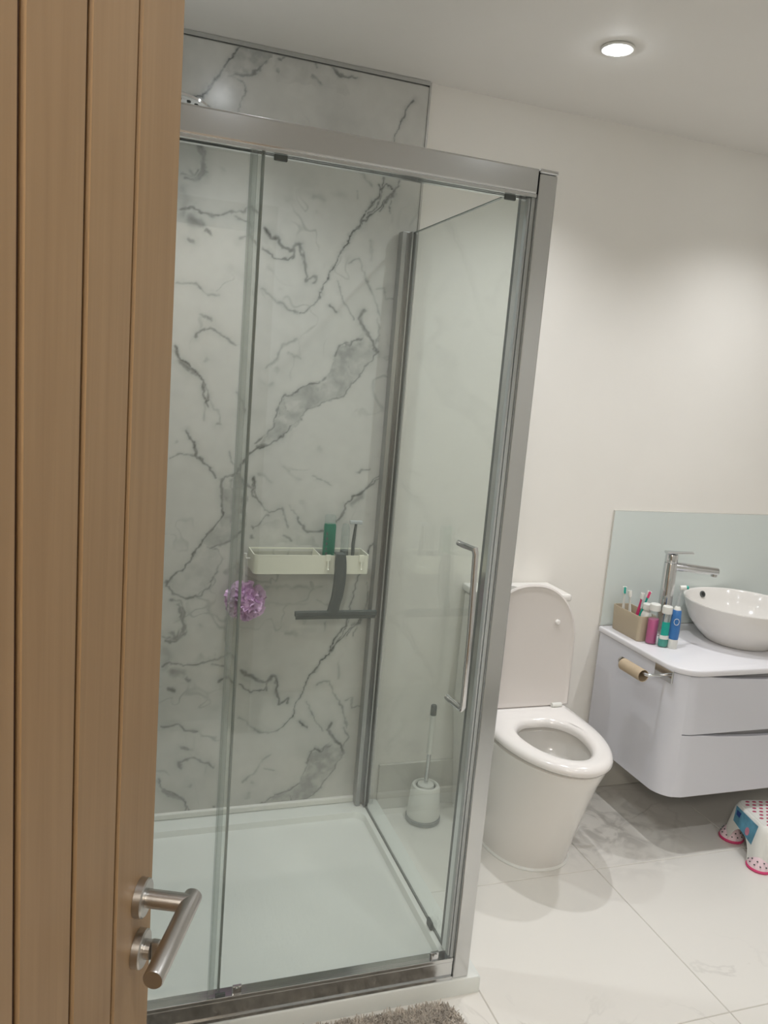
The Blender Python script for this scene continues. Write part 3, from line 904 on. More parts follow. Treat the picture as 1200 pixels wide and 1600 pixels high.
hp = [(-.200, .7225, .953), (-.199, .7215, .930), (-.198, .720, .900), (-.199, .719, .860), (-.203, .719, .820), (-.209, .719, .795), (-.214, .719, .768)]
sqm = MB().loft(ribbon(hp, [.030, .035, .036, .036, .035, .034, .036], .010))
sqm.box(-.214, -.186, .720, .752, .9490, .9535, bev=.002)
sqm.build('handle', 'dark', sq)
bl = MB()
bl.box(-.333, -.070, .712, .727, .757, .773, bev=.003)
bl.build('blade_holder', 'dark', sq)
MB().box(-.330, -.073, .7185, .7205, .747, .7572).build('rubber_blade', 'gasket', sq, smooth=False)

# ================================================================ BATH PUFF
pf = thing('bath_puff', 'ruffled lilac mesh bath puff hanging from the hook at the shelf end', 'bath puff', (-.478, .786, .728))
pc = Vector((-.478, .786, .788))
rn = random.Random(3)
pm = MB()
for k in range(150):
    d = Vector((rn.gauss(0, 1), rn.gauss(0, 1), rn.gauss(0, 1))).normalized()
    c = pc + Vector((d.x * .056, d.y * .038, d.z * .054)) * rn.uniform(.55, 1.0)
    t1 = d.orthogonal().normalized(); t1.rotate(Matrix.Rotation(rn.uniform(0, 2 * PI), 3, d)); t2 = d.cross(t1)
    L, H = rn.uniform(.016, .03), rn.uniform(.010, .018)
    nseg = 7
    vs = []; fs = []
    for i in range(nseg + 1):
        s = i / nseg - .5
        wv = math.sin(i * 1.9 + k) * .005
        b0 = c + t1 * (s * 2 * L) + t2 * wv
        vs += [b0 - d * .006, b0 + d * H * (1 - s * s * 2) + t2 * (math.sin(i * 2.3 + k * 2) * .006)]
    for i in range(nseg):
        fs.append((2 * i, 2 * i + 1, 2 * i + 3, 2 * i + 2))
    pm.add(vs, fs)
pmo = pm.build('ruffles', 'lilac', pf, angle=80)
pmo['kind'] = 'stuff'
MB().lathe([(.001, pc.z - .038), (.02, pc.z - .034), (.034, pc.z - .015), (.036, pc.z), (.034, pc.z + .015), (.02, pc.z + .034), (.001, pc.z + .038)], pc.x, pc.y, 16).build('core', 'lilac', pf)
MB().tube([(pc.x, .797, pc.z + .03), (-.480, .799, .88), (-.480, .800, .9235), (-.483, .800, .9235), (-.483, .799, .88), (pc.x - .004, .796, pc.z + .03)], .0013, 8).build('cord', 'white', pf)

# ================================================================ TOILET
TXC = .46
toi = thing('toilet', 'white close-coupled toilet with its lid raised, beside the shower cubicle', 'toilet', (TXC, .5, 0))


def dring(xc, hw, yf, ym, yb, z, n=40, e=2.0):
    pts = [(xc + hw, yb, z), (xc + hw, (yb + ym) / 2, z)]
    for i in range(n + 1):
        a = -PI * i / n
        ca, sa = math.cos(a), math.sin(a)
        pts.append((xc + hw * math.copysign(abs(ca) ** (2 / e), ca), ym + (ym - yf) * math.copysign(abs(sa) ** (2 / e), sa), z))
    pts += [(xc - hw, (yb + ym) / 2, z), (xc - hw, yb, z)]
    return pts


YB = D - .006
pan = [dring(TXC + .006, .142, .408, .60, YB, .006, e=2.25), dring(TXC + .006, .1425, .405, .60, YB, .02, e=2.25), dring(TXC + .004, .148, .372, .58, YB, .12, e=2.2), dring(TXC + .002, .156, .322, .555, YB, .24, e=2.1),
       dring(TXC, .165, .275, .53, YB, .34), dring(TXC, .171, .252, .52, YB, .385), dring(TXC, .171, .250, .52, YB, .397), dring(TXC, .164, .260, .52, YB, .402)]
# inside of the bowl
def ering(xc, hw, yf, yb, z, n=40):
    """egg ring with the same vertex layout as dring"""
    yc = (yf + yb) / 2 + .03
    pts = []
    tot = n + 5
    for i in range(tot):
        a = PI / 2 - .35 - (2 * PI - .7) * i / (tot - 1)
        ry = (yb - yc) if math.sin(a) > 0 else (yc - yf)
        pts.append((xc + hw * math.cos(a), yc + ry * math.sin(a), z))
    return pts
pan += [ering(TXC, .135, .285, .60, .402), ering(TXC, .128, .295, .59, .390), ering(TXC, .130, .292, .60, .360), ering(TXC, .124, .305, .59, .318), ering(TXC, .100, .345, .570, .306), ering(TXC, .094, .355, .565, .28), ering(TXC, .075, .38, .55, .20), ering(TXC, .05, .42, .53, .16)]
MB().loft(pan).build('pan', 'ceramic', toi, angle=50)
MB().loft([ering(TXC, .088, .365, .562, .222), ering(TXC, .08, .372, .555, .2225)]).build('water', 'water', toi)
sl_ = MB()
sl_.loft([dring(TXC + .006, .147, .402, .60, YB - .02, .0005, e=2.25), dring(TXC + .006, .147, .402, .60, YB - .02, .004, e=2.25), dring(TXC + .006, .143, .407, .60, YB - .02, .009, e=2.25)])
sl_.build('sealant_bead', 'white', toi)
# seat
sq_prof = [(.004, .4085), (-.003, .416), (0, .428), (.010, .437), (.03, .440)]
seat = [dring(TXC, .176 - a, .234 + a, .515, .655 - min(a, .01), z) for a, z in sq_prof]
seat += [ering(TXC, h, a, b_, z) for h, a, b_, z in ((.118, .285, .590, .439), (.108, .298, .580, .431), (.104, .303, .575, .421), (.106, .301, .577, .4085))]
so = MB().loft(seat, wrap=True)
so.build('seat', 'seatplastic', toi, angle=60)
# deck behind the seat with hinges
MB().box(TXC - .17, TXC + .165, .648, .694, .4025, .438, bev=.006).build('hinge_cover', 'seatplastic', toi)
for hx_ in (TXC - .125, TXC + .125):
    MB().tube([(hx_ - .018, .652, .446), (hx_ + .018, .652, .446)], .0085, 14).build('hinge', 'white', toi)
# raised lid, leaning back on the cistern


def lidring(hw, h, y, zb=.440, n=40, drop=0.0):
    top = zb + h - drop
    zm = top - (.215 - drop)
    pts = [(TXC + hw, y, zb + drop), (TXC + hw, y, (zb + zm) / 2)]
    for i in range(n + 1):
        a = PI * i / n
        ca, sa = math.cos(a), math.sin(a)
        pts.append((TXC + hw * math.copysign(abs(ca) ** .9, ca), y, zm + (top - zm) * abs(sa) ** .9))
    pts += [(TXC - hw, y, (zb + zm) / 2), (TXC - hw, y, zb + drop)]
    return pts


LH = .425
lid = MB().loft([lidring(.160, LH, .672, drop=.02), lidring(.176, LH, .676, drop=.004), lidring(.179, LH, .670), lidring(.178, LH, .664), lidring(.172, LH, .661, drop=.005), lidring(.167, LH, .664, drop=.011), lidring(.158, LH, .666, drop=.02)])
def lean(mb):
    mb.v = [(x, y + (z - .44) * .028, z) for x, y, z in mb.v]
    return mb
lean(lid).build('lid', 'lidplastic', toi, angle=50)
for bx_ in (-.108, .103):
    b_ = MB(); b_.tube([(TXC + bx_, .6660, .735), (TXC + bx_, .660, .735), (TXC + bx_, .657, .735)], [.009, .009, .006], 14)
    lean(b_).build('bumper', 'seatplastic', toi)
# cistern + lid + button
MB().box(TXC - .171, TXC + .156, .698, D - .001, .4022, .797, bev=.012).build('cistern', 'ceramic', toi)
MB().box(TXC - .176, TXC + .161, .691, D + .008, .7990, .824, bev=.008).build('cistern_lid', 'ceramic', toi)
MB().lathe([(.030, .8238), (.030, .8275), (.027, .829), (.001, .829)], TXC - .03, .765, 28).build('flush_button', 'chrome', toi)

# ================================================================ TOILET BRUSH
tbx, tby = .178, .762
br = thing('toilet_brush', 'white toilet brush holder with chrome stem on the floor behind the cubicle glass', 'toilet brush', (tbx, tby, 0))
MB().lathe([(.058, .001), (.0605, .003), (.0605, .016), (.057, .018)], tbx, tby, 36).build('base_ring', 'gasket', br)
MB().lathe([(.056, .0185), (.057, .022), (.050, .122), (.046, .130), (.038, .132), (.035, .128), (.034, .118)], tbx, tby, 36).build('holder', 'white', br)
MB().lathe([(.0345, .1185), (.0345, .127), (.030, .1275), (.030, .120)], tbx, tby, 30).build('inner_ring', 'dark', br)
MB().lathe([(.029, .121), (.028, .133), (.016, .137), (.001, .137)], tbx, tby, 28).build('lid', 'white', br)
MB().tube([(tbx, tby, .137), (tbx + .001, tby, .245)], .0075, 16).build('stem', 'chrome', br)
MB().tube([(tbx + .001, tby, .2455), (tbx + .002, tby, .385)], .0095, 16).build('grip', 'white', br)
MB().tube([(tbx + .002, tby, .3855), (tbx + .002, tby, .418), (tbx + .002, tby, .422)], [.0105, .0105, .008], 16).build('end_cap', 'dark', br)

# ================================================================ VANITY
VX0, VX1, VY0, VZ0, VZ1 = .862, 1.762, .392, .212, .634
vr = .082


def plan(inset=0.0, x0=VX0, x1=VX1, y0=VY0, y1=None, r=vr, k=10, right_round=True):
    """outline of the vanity seen from above, rounded front corners"""
    y1 = D - .004 if y1 is None else y1
    x0 += inset; x1 -= inset; y0 += inset
    r = max(r - inset, .002)
    pts = [(x0, y1)]
    for i in range(k + 1):
        a = PI + PI / 2 * i / k
        pts.append((x0 + r + r * math.cos(a), y0 + r + r * math.sin(a)))
    for i in range(k + 1):
        a = 1.5 * PI + PI / 2 * i / k
        pts.append((x1 - r + r * math.cos(a), y0 + r + r * math.sin(a)))
    pts.append((x1, y1))
    return pts


va = thing('vanity_unit', 'wall-hung white gloss vanity cabinet with two curved-handle drawers', 'vanity unit', ((VX0 + VX1) / 2, .62, VZ0))
# carcass slightly behind the fronts
zz = [(.006, VZ0), (.0, VZ0 + .004)]
sidep = MB()
# side shells: left and right sheets with the rounded corner, ends where the drawer fronts start
def shell(mb, pts, th, z0, z1):
    P = [Vector((p[0], p[1])) for p in pts]
    inn = []
    for i, p in enumerate(P):
        a = P[max(i - 1, 0)]; b_ = P[min(i + 1, len(P) - 1)]
        t = (b_ - a).normalized(); nrm = Vector((-t.y, t.x))
        inn.append(p + nrm * th)
    n = len(P)
    vs = []
    for z in (z0, z1):
        vs += [(p.x, p.y, z) for p in P] + [(p.x, p.y, z) for p in inn]
    fs = []
    for i in range(n - 1):
        fs += [(i, i + 1, 2 * n + i + 1, 2 * n + i), (n + i, 3 * n + i, 3 * n + i + 1, n + i + 1),
               (i, n + i, n + i + 1, i + 1), (2 * n + i, 2 * n + i + 1, 3 * n + i + 1, 3 * n + i)]
    fs += [(0, 2 * n, 3 * n, n), (n - 1, 2 * n - 1, 4 * n - 1, 3 * n - 1)]
    mb.add(vs, fs)
full = plan()
MB().loft([[(p[0], p[1], z) for p in plan(i)] for i, z in ((.024, VZ0 + .004), (.020, VZ0 + .008), (.020, VZ1 - .001))]).build('carcass', 'gap', va)
ls = MB(); shell(ls, full[:9], .018, VZ0, VZ1); ls.build('side_panel', 'gloss', va)
rs = MB(); shell(rs, full[-9:], .018, VZ0, VZ1); rs.build('side_panel', 'gloss', va)


def front(z0, z1, dip, name):
    path = full[8:-8]
    # refine path along the straight part
    pts = list(path[:4])
    a, b_ = Vector(path[3]), Vector(path[-4])
    for i in range(1, 40):
        pts.append(tuple(a.lerp(b_, i / 40)))
    pts += list(path[-4:])
    P = [Vector(p) for p in pts]
    n = len(P)
    def top(x):
        s = (x - (VX0 + .115)) / (VX1 - VX0 - .23)
        if s <= 0 or s >= 1: return z1
        return z1 - dip * math.sin(PI * s) ** .8
    vs = []
    inn = []
    for i, p in enumerate(P):
        t = (P[min(i + 1, n - 1)] - P[max(i - 1, 0)]).normalized()
        inn.append(p + Vector((-t.y, t.x)) * .018)
    rings = []
    for i in range(n):
        p, q = P[i], inn[i]
        tz = top(p.x)
        o = p * .9 + q * .1
        rings.append([(o.x, o.y, z0), (p.x, p.y, z0 + .002), (p.x, p.y, tz - .003), (o.x, o.y, tz), (q.x, q.y, tz), (q.x, q.y, z0)])
    mb = MB().loft(rings)
    return mb.build(name, 'gloss', va, angle=30)


front(VZ0, .4295, .020, 'drawer')
front(.4325, VZ1 - .002, .020, 'drawer')
# worktop
wt = thing('worktop', 'white round-cornered worktop slab on the vanity cabinet', 'worktop', ((VX0 + VX1) / 2, .62, VZ1))
wr = [[(p[0], p[1], z) for p in plan(i, x0=VX0 - .006, x1=VX1 + .006, y0=VY0 - .008, y1=D - .0005 - .0, r=.095, k=12)] for i, z in ((.006, .6345), (.001, .637), (0, .640), (0, .652), (.0015, .655), (.004, .6565))]
MB().loft(wr).build('slab', 'worktop', wt, angle=50)
spg = thing('splashback', 'pale green-white glass splashback behind the washbasin', 'splashback', ((VX0 + VX1) / 2, D, .657))
MB().box(VX0 + .001, VX1, D + .0035, D + .0095, .6570, 1.0915).build('sheet', 'splash', spg, smooth=False)
MB().box(VX0 - .0015, VX0 + .0007, D + .0035, D + .0095, .6570, 1.0915).box(VX0 - .0015, VX1, D + .0035, D + .0095, 1.0917, 1.0935).build('edge', 'skirt', spg, smooth=False)

# washbasin
bx, by = 1.312, .645
ba = thing('washbasin', 'round white countertop washbasin on the vanity worktop', 'washbasin', (bx, by, .657))
prof = [(.112, .6572), (.118, .659), (.121, .664), (.150, .690), (.178, .725), (.196, .765), (.206, .797), (.2075, .801), (.206, .803), (.202, .8025), (.198, .797), (.187, .765), (.165, .722), (.135, .695), (.08, .680), (.028, .677), (.001, .677)]
MB().lathe(prof, bx, by, 72).build('bowl', 'ceramic', ba, angle=60)
MB().lathe([(.027, .6772), (.027, .680), (.022, .682), (.001, .682)], bx, by, 28).build('waste', 'chrome', ba)
ov = MB()
oa = math.radians(96)
on_ = Vector((-math.cos(oa), -math.sin(oa), .42)).normalized()
op = Vector((bx + .1905 * math.cos(oa), by + .1905 * math.sin(oa), .779))
ov.tube([op - on_ * .001, op + on_ * .003], .0125, 20)
ov.build('overflow_ring', 'gasket', ba)
MB().tube([op + on_ * .0031, op + on_ * .0036], .008, 16).build('overflow_hole', 'hole', ba)

# tap
tx, ty = 1.042, .735
tp = thing('basin_tap', 'tall chrome mixer tap with flat lever behind the basin', 'tap', (tx, ty, .657))
MB().lathe([(.027, .657), (.027, .661), (.0235, .664), (.0235, .925), (.0225, .928)], tx, ty, 32).build('body', 'chrome', tp)
MB().lathe([(.0215, .9285), (.0225, .931), (.0225, .955), (.021, .960)], tx, ty, 32).build('cartridge', 'chrome', tp)
d2 = Vector((.93, -.36, 0)).normalized(); n2 = Vector((-d2.y, d2.x, 0))
def bar(mb, a, b_, w0, w1, h0, h1):
    rings = []
    for c, w_, h_ in ((a, w0, h0), (a.lerp(b_, .5), (w0 + w1) / 2, (h0 + h1) / 2), (b_, w1, h1)):
        rings.append([tuple(c + n2 * (w_ * math.cos(t)) + Vector((0, 0, h_ * math.sin(t)))) for t in [PI / 4 + k * PI / 12 * 1.0 for k in range(24)]])
    mb.loft(rings)
    return mb
tb0 = Vector((tx, ty, .916))
bar(MB(), tb0 + d2 * .012, tb0 + d2 * .170 + Vector((0, 0, -.006)), .0165, .0155, .0165, .0135).build('spout', 'chrome', tp)
e0 = tb0 + d2 * .158 + Vector((0, 0, -.018))
MB().lathe([(.010, e0.z - .008), (.0115, e0.z - .006), (.0115, e0.z + .006)], e0.x, e0.y, 20).build('aerator', 'chrome', tp)
l0 = Vector((tx, ty, .964))
bar(MB(), l0 - d2 * .022, l0 + d2 * .072 + Vector((0, 0, .006)), .022, .014, .0060, .0040).build('lever', 'chrome', tp)

# ================================================================ THINGS ON THE WORKTOP
WZ = .6567
ob = thing('organiser_box', 'beige open-top organiser holding toothbrushes at the worktop end', 'organiser', (.925, .745, WZ))
ox, oy = .926, .748
rg = [[(p[0], p[1], z) for p in rrect(ox, oy, .038 - i + e, .082 - i + e, .012, 4)] for i, z, e in ((.002, WZ, -.003), (0, WZ + .003, -.003), (0, WZ + .092, 0), (.003, WZ + .092, 0), (.003, WZ + .006, -.003))]
MB().loft(rg).build('box', 'beige', ob)


def toothbrush(p0, p1, hm, hc, label):
    t = thing('toothbrush', label, 'toothbrush', p0)
    p0, p1 = Vector(p0), Vector(p1)
    d = (p1 - p0)
    MB().tube([p0, p0 + d * .45, p0 + d * .75, p0 + d], [.0045, .0058, .0035, .004], 10).build('handle', hm, t)
    side = Vector((-.5, -.8, .15)).normalized()
    h = MB(); q0 = p0 + d * .86
    h.tube([q0, p0 + d * 1.0], [.0078, .0078], 10)
    h.build('head', 'white', t)
    hb_ = MB()
    for k in range(4):
        c = p0 + d * (.87 + .035 * k)
        hb_.tube([c + side * .004, c + side * .016], .0042, 8)
    hb_.build('bristles', hc, t)
    return t


toothbrush((.912, .790, WZ + .008), (.905, .795, WZ + .165), 'white', 'teal', 'white toothbrush with teal bristles at the back end of the beige organiser')
toothbrush((.935, .775, WZ + .008), (.925, .790, WZ + .152), 'white', 'white', 'all-white toothbrush beside the teal-bristled ones in the organiser')
toothbrush((.930, .745, WZ + .008), (.958, .722, WZ + .168), 'teal', 'pinkdot', 'teal toothbrush with pink bristles in the organiser, leaning toward the tap')
toothbrush((.945, .770, WZ + .008), (.960, .760, WZ + .150), 'pinkdot', 'white', 'pink-handled toothbrush with white bristles in the organiser, nearest the tap')


def bottle(name, label, cat, x, y, r, h, neck, cap_r, cap_h, bm, sx=1, sy=1, band=None, z=WZ, capm='white'):
    t = thing(name, label, cat, (x, y, z))
    b0 = MB()
    b0.lathe([(r * .9, z), (r, z + .004), (r, z + h * .78), (r * .82, z + h * .9), (neck, z + h * .96), (neck, z + h)], x, y, 28, sx=sx, sy=sy)
    b0.build('body', bm, t)
    if band:
        bb = MB(); bb.lathe([(r * 1.01, z + band[1]), (r * 1.03, z + band[1] + .001), (r * 1.03, z + band[2]), (r * 1.01, z + band[2] + .001)], x, y, 28, sx=sx, sy=sy)
        bb.build('label_band', band[0], t)
    MB().lathe([(cap_r, z + h + .0005), (cap_r * 1.03, z + h + .003), (cap_r * .97, z + h + cap_h - .002), (cap_r * .85, z + h + cap_h)], x, y, 24).build('cap', capm, t)
    return t


bottle('bottle', 'white-capped pale bottle standing inside the beige organiser', 'bottle', .940, .700, .019, .100, .012, .0165, .022, 'white', z=WZ + .008)
mw = bottle('mouthwash_bottle', 'clear mouthwash bottle half full of pink liquid, white cap', 'bottle', .935, .652, .021, .120, .013, .019, .024, 'clear', sx=1.0, sy=.85)
MB().lathe([(.0185, WZ + .003), (.0195, WZ + .006), (.0195, WZ + .088), (.018, WZ + .090)], .935, .652, 28, sy=.85).build('liquid', 'pink', mw)
tl = bottle('mouthwash_bottle', 'small clear bottle with teal and white label at worktop front', 'bottle', .958, .616, .0195, .120, .013, .0175, .026, 'clear', sx=1.0, sy=.8)
MB().lathe([(.017, WZ + .003), (.0182, WZ + .006), (.0182, WZ + .030), (.017, WZ + .032)], .958, .616, 28, sy=.8).build('liquid', 'teal', tl)
def patch(cx_, cy_, r, sy_, a0, a1, z0, z1, off=.0006):
    n = 10
    oo = [(cx_ + (r + off) * math.cos(a0 + (a1 - a0) * i / n), cy_ + sy_ * (r + off) * math.sin(a0 + (a1 - a0) * i / n)) for i in range(n + 1)]
    ii = [(cx_ + r * math.cos(a0 + (a1 - a0) * i / n), cy_ + sy_ * r * math.sin(a0 + (a1 - a0) * i / n)) for i in range(n + 1)]
    ring = oo + ii[::-1]
    return MB().loft([[(p[0], p[1], z) for p in ring] for z in (z0, z1)])
patch(.958, .616, .0198, .8, math.radians(200), math.radians(285), WZ + .044, WZ + .092).build('label', 'teal', tl)
patch(.958, .616, .0198, .8, math.radians(190), math.radians(295), WZ + .030, WZ + .0435).build('label', 'white', tl)

eb = thing('electric_toothbrush', 'blue and white electric toothbrush standing in front of the tap', 'toothbrush', (.985, .600, WZ))
ex, ey = .985, .600
MB().lathe([(.0155, WZ), (.017, WZ + .004), (.0165, WZ + .030), (.0165, WZ + .033)], ex, ey, 28).build('foot', 'white', eb)
MB().lathe([(.0165, WZ + .0335), (.0175, WZ + .06), (.0170, WZ + .10), (.0150, WZ + .133), (.013, WZ + .137)], ex, ey, 28).build('body', 'blue', eb)
MB().lathe([(.0125, WZ + .1375), (.010, WZ + .146), (.0065, WZ + .150)], ex, ey, 20).build('collar', 'white', eb)
MB().tube([(ex, ey, WZ + .150), (ex + .002, ey, WZ + .19), (ex + .008, ey - .002, WZ + .212)], [.0055, .0045, .004], 12).build('neck', 'seal', eb)
MB().tube([(ex + .002, ey + .004, WZ + .214), (ex + .020, ey - .004, WZ + .217)], .0085, 14).build('brush_head', 'white', eb)
MB().tube([(ex + .0205, ey - .004, WZ + .217), (ex + .027, ey - .006, WZ + .218)], .0065, 12).build('bristles', 'teal', eb)
rgm = MB(); ringp = []
for i in range(25):
    a = 2 * PI * i / 24
    ph = math.radians(-118)
    u_ = .0085 * math.cos(a) / .0175
    ringp.append((ex + .0180 * math.cos(ph + u_), ey + .0180 * math.sin(ph + u_), WZ + .098 + .011 * math.sin(a)))
rgm.tube(ringp, .0009, 6)
rgm.build('button_ring', 'white', eb)

# ================================================================ TOILET ROLL HOLDER on the vanity side
th_ = thing('toilet_roll_holder', 'chrome toilet roll holder on the left side of the vanity', 'toilet roll holder', (VX0, .48, .615))
MB().box(VX0 - .007, VX0 - .0005, .425, .515, .600, .642, bev=.002).build('back_plate', 'chrome', th_)
MB().tube([(VX0 - .007, .465, .616), (VX0 - .060, .465, .616), (VX0 - .070, .472, .616), (VX0 - .072, .482, .616), (VX0 - .072, .600, .616)], .0052, 14).build('arm', 'chrome', th_)
MB().tube([(VX0 - .072, .6005, .616), (VX0 - .072, .609, .616)], .0125, 20).build('end_knob', 'steel', th_)
tr_ = thing('empty_toilet_roll', 'bare cardboard toilet roll tube left on the holder', 'toilet roll', (VX0 - .072, .53, .598))
ty0, ty1 = .484, .594
def ty_ring(r, y):
    return [(VX0 - .072 + r * math.cos(2 * PI * i / 32), y, .6075 + r * math.sin(2 * PI * i / 32)) for i in range(32)]
MB().loft([ty_ring(.0205, ty0), ty_ring(.0205, ty1), ty_ring(.0192, ty1), ty_ring(.0192, ty0)], wrap=True).build('tube', 'card', tr_, angle=40)

# ================================================================ STEP STOOL
ss = thing('step_stool', 'child step stool in white with pink dots and pink feet, near the vanity', 'step stool', (1.326, .335, 0), math.radians(-12))
SM = world_of(ss)


def frame(hx, hy, z, r=.03, k=8):
    return [(p[0], p[1], z) for p in rrect(0, 0, hx, hy, r, k)]


SH = .145
# body: open-bottomed shell whose lower edge arches up between the feet
stb = MB()
N = 96
def outline(z):
    s = z / SH
    return .150 - .022 * s, .118 - .022 * s
def rp(u, z, inset=0):
    hx_, hy_ = outline(z)
    hx_ -= inset; hy_ -= inset
    pts = rrect(0, 0, hx_, hy_, .035, 8)
    # resample evenly
    L = []; tot = 0
    for i in range(len(pts)):
        a, b_ = Vector(pts[i]), Vector(pts[(i + 1) % len(pts)])
        L.append((tot, a, b_)); tot += (b_ - a).length
    t = (u % 1) * tot
    for l0, a, b_ in reversed(L):
        if t >= l0 - 1e-9:
            ln_ = (b_ - a).length
            return a.lerp(b_, min(1, (t - l0) / ln_) if ln_ > 1e-9 else 0)
    return Vector(pts[0])
def arch(u, z0):
    p = rp(u, 0)
    hx_, hy_ = outline(0)
    ax = 1 - min(1, abs(p.x) / .085) ** 2 if abs(p.y) > hy_ - .02 else 0
    ay = 1 - min(1, abs(p.y) / .062) ** 2 if abs(p.x) > hx_ - .02 else 0
    return max(.055 * max(ax, 0) ** .6 if ax > 0 else 0, .070 * max(ay, 0) ** .6 if ay > 0 else 0)
rows = [0, .12, .3, .5, .7, .85, .94, .985, 1.0]
rings = []
for q in rows:
    rg = []
    for i in range(N):
        u = i / N
        z = arch(u, 0) + .008 * (1 if arch(u, 0) < .001 else 1)
        zt = SH - .001
        zz_ = z + (zt - z) * q
        p = rp(u, zz_, inset=.006 * max(0, (q - .85) / .15) ** 2)
        rg.append((p.x, p.y, zz_))
    rings.append(rg)
stb.loft(rings, caps=True, cap0=False)
inner = []
for q in (0, .5, 1):
    rg = []
    for i in range(N):
        u = i / N
        z = arch(u, 0) + .008
        zz_ = z + (SH - .006 - z) * q
        p = rp(u, zz_, inset=.004)
        rg.append((p.x, p.y, zz_))
    inner.append(rg)
stb.loft([rings[0], inner[0]], caps=False)
stb.loft(inner, caps=True, cap0=False)
stb.xform(SM).build('body', 'white', ss, angle=45)
# pink feet rims under the four corners + dotted pads
for sx_, sy_ in ((-1, -1), (1, -1), (1, 1), (-1, 1)):
    ft = MB(); pts = rrect(0, 0, .155, .123, .042, 10)
    cor = [p for p in pts if p[0] * sx_ > .085 and p[1] * sy_ > .062]
    P = [Vector((p[0], p[1])) for p in cor]
    vs = []; n = len(P)
    cc = Vector((sx_ * .12, sy_ * .09))
    foot = [(p[0], p[1]) for p in cor] + [(sx_ * .088, sy_ * .118) if abs(cor[-1][0]) > abs(cor[-1][1] * 1.2) else (sx_ * .150, sy_ * .065), ]
    c2 = Vector((sx_ * .118, sy_ * .086))
    rimr = []
    for z, g in ((.0005, 1.0), (.006, 1.06), (.010, 1.0)):
        rimr.append([(c2.x + .040 * g * math.cos(2 * PI * i / 28), c2.y + .040 * g * math.sin(2 * PI * i / 28), z) for i in range(28)])
    ft.loft(rimr)
    fo = ft.xform(SM).build('foot_rim', 'pinkdot', ss)
    fd = MB()
    rimr = []
    for z, g in ((.0102, .97), (.020, .90), (.036, .66), (.050, .45)):
        rimr.append([(c2.x + .040 * g * math.cos(2 * PI * i / 28), c2.y + .040 * g * math.sin(2 * PI * i / 28), z) for i in range(28)])
    fd.loft(rimr)
    fp = fd.xform(SM).build('foot_pad', 'pinktint', ss)
    dd = MB()
    for rr2, zz2, kk in ((.88 * .040, .0225, 12), (.72 * .040, .034, 9)):
        for i in range(kk):
            a = 2 * PI * (i + .5 * (kk % 2)) / kk
            dd.tube([(c2.x + rr2 * math.cos(a), c2.y + rr2 * math.sin(a), zz2), (c2.x + (rr2 + .0022) * math.cos(a), c2.y + (rr2 + .0022) * math.sin(a), zz2 + .001)], .0024, 8)
    dd.xform(SM).build('foot_dots', 'dark', fp)
MB().loft([[(p[0], p[1], z) for p in rrect(0, 0, .118 - i, .086 - i, .025, 6)] for i, z in ((0, SH - .0008), (.001, SH + .0008))]).xform(SM).build('top_mat', 'white', ss)
for j in range(8):
    for i in range(9):
        x_ = -.100 + i * .0250 + (.0125 if j % 2 else 0); y_ = -.073 + j * .0210
        if abs(x_) > .109: continue
        q = [(x_ + .0078 * math.cos(t), y_ + .0048 * math.sin(t)) for t in [2 * PI * k / 12 for k in range(12)]]
        MB().loft([[(p[0], p[1], SH + .0009) for p in q], [(x_ + (p[0] - x_) * .8, y_ + (p[1] - y_) * .8, SH + .0022) for p in q]]).xform(SM).build('grip_dot', 'dotred', ss)
# sticker on the left side
sk_ = MB()
def sidept(y, z, off):
    hx_, _ = outline(z)
    return (-hx_ - off, y, z)
cs = [(.066, .136), (-.064, .136), (-.058, .066), (.060, .084)]
sk_.loft([[sidept(y, z, .0004) for y, z in cs], [sidept(y, z, .0012) for y, z in cs]])
stick = sk_.xform(SM).build('sticker', mat('sticker_blue', srgb(92, 148, 172), .35, var=.22, vscale=35), ss, smooth=False)
s2 = MB(); cs = [(.056, .126), (.030, .126), (.034, .108), (.054, .110)]
s2.loft([[sidept(y, z, .0014) for y, z in cs], [sidept(y, z, .0018) for y, z in cs]])
s2.xform(SM).build('sticker_logo', mat('sticker_navy', srgb(40, 70, 140), .35, var=.05), stick, smooth=False)
s3 = MB(); cs = [(-.022 + .011 * math.cos(t), .092 + .014 * math.sin(t)) for t in [2 * PI * k / 14 for k in range(14)]]
s3.loft([[sidept(y, z, .0014) for y, z in cs], [sidept(y, z, .0018) for y, z in cs]])
s3.xform(SM).build('sticker_picture', mat('sticker_pink', srgb(200, 130, 150), .35, var=.1, vscale=60), stick, smooth=False)

# ================================================================ BATH MAT
bmx0, bmx1, bmy0, bmy1 = -.80, -.052, -.50, -.032
bmt = thing('bath_mat', 'shaggy taupe bath mat on the floor in front of the shower tray', 'bath mat', ((bmx0 + bmx1) / 2, (bmy0 + bmy1) / 2, 0))
mcx, mcy, mhx, mhy = (bmx0 + bmx1) / 2, (bmy0 + bmy1) / 2, (bmx1 - bmx0) / 2, (bmy1 - bmy0) / 2
MB().loft([[(p[0], p[1], z) for p in rrect(mcx, mcy, mhx - i, mhy - i, .06, 8)] for i, z in ((.003, .0006), (.0, .004), (.004, .008))]).build('backing', 'mat', bmt)
pl = MB(); rn = random.Random(11)
def inside(x, y):
    dx = abs(x - mcx) - (mhx - .06); dy = abs(y - mcy) - (mhy - .06)
    if dx > 0 and dy > 0: return dx * dx + dy * dy < .06 ** 2
    return dx < .06 and dy < .06
cnt = 0
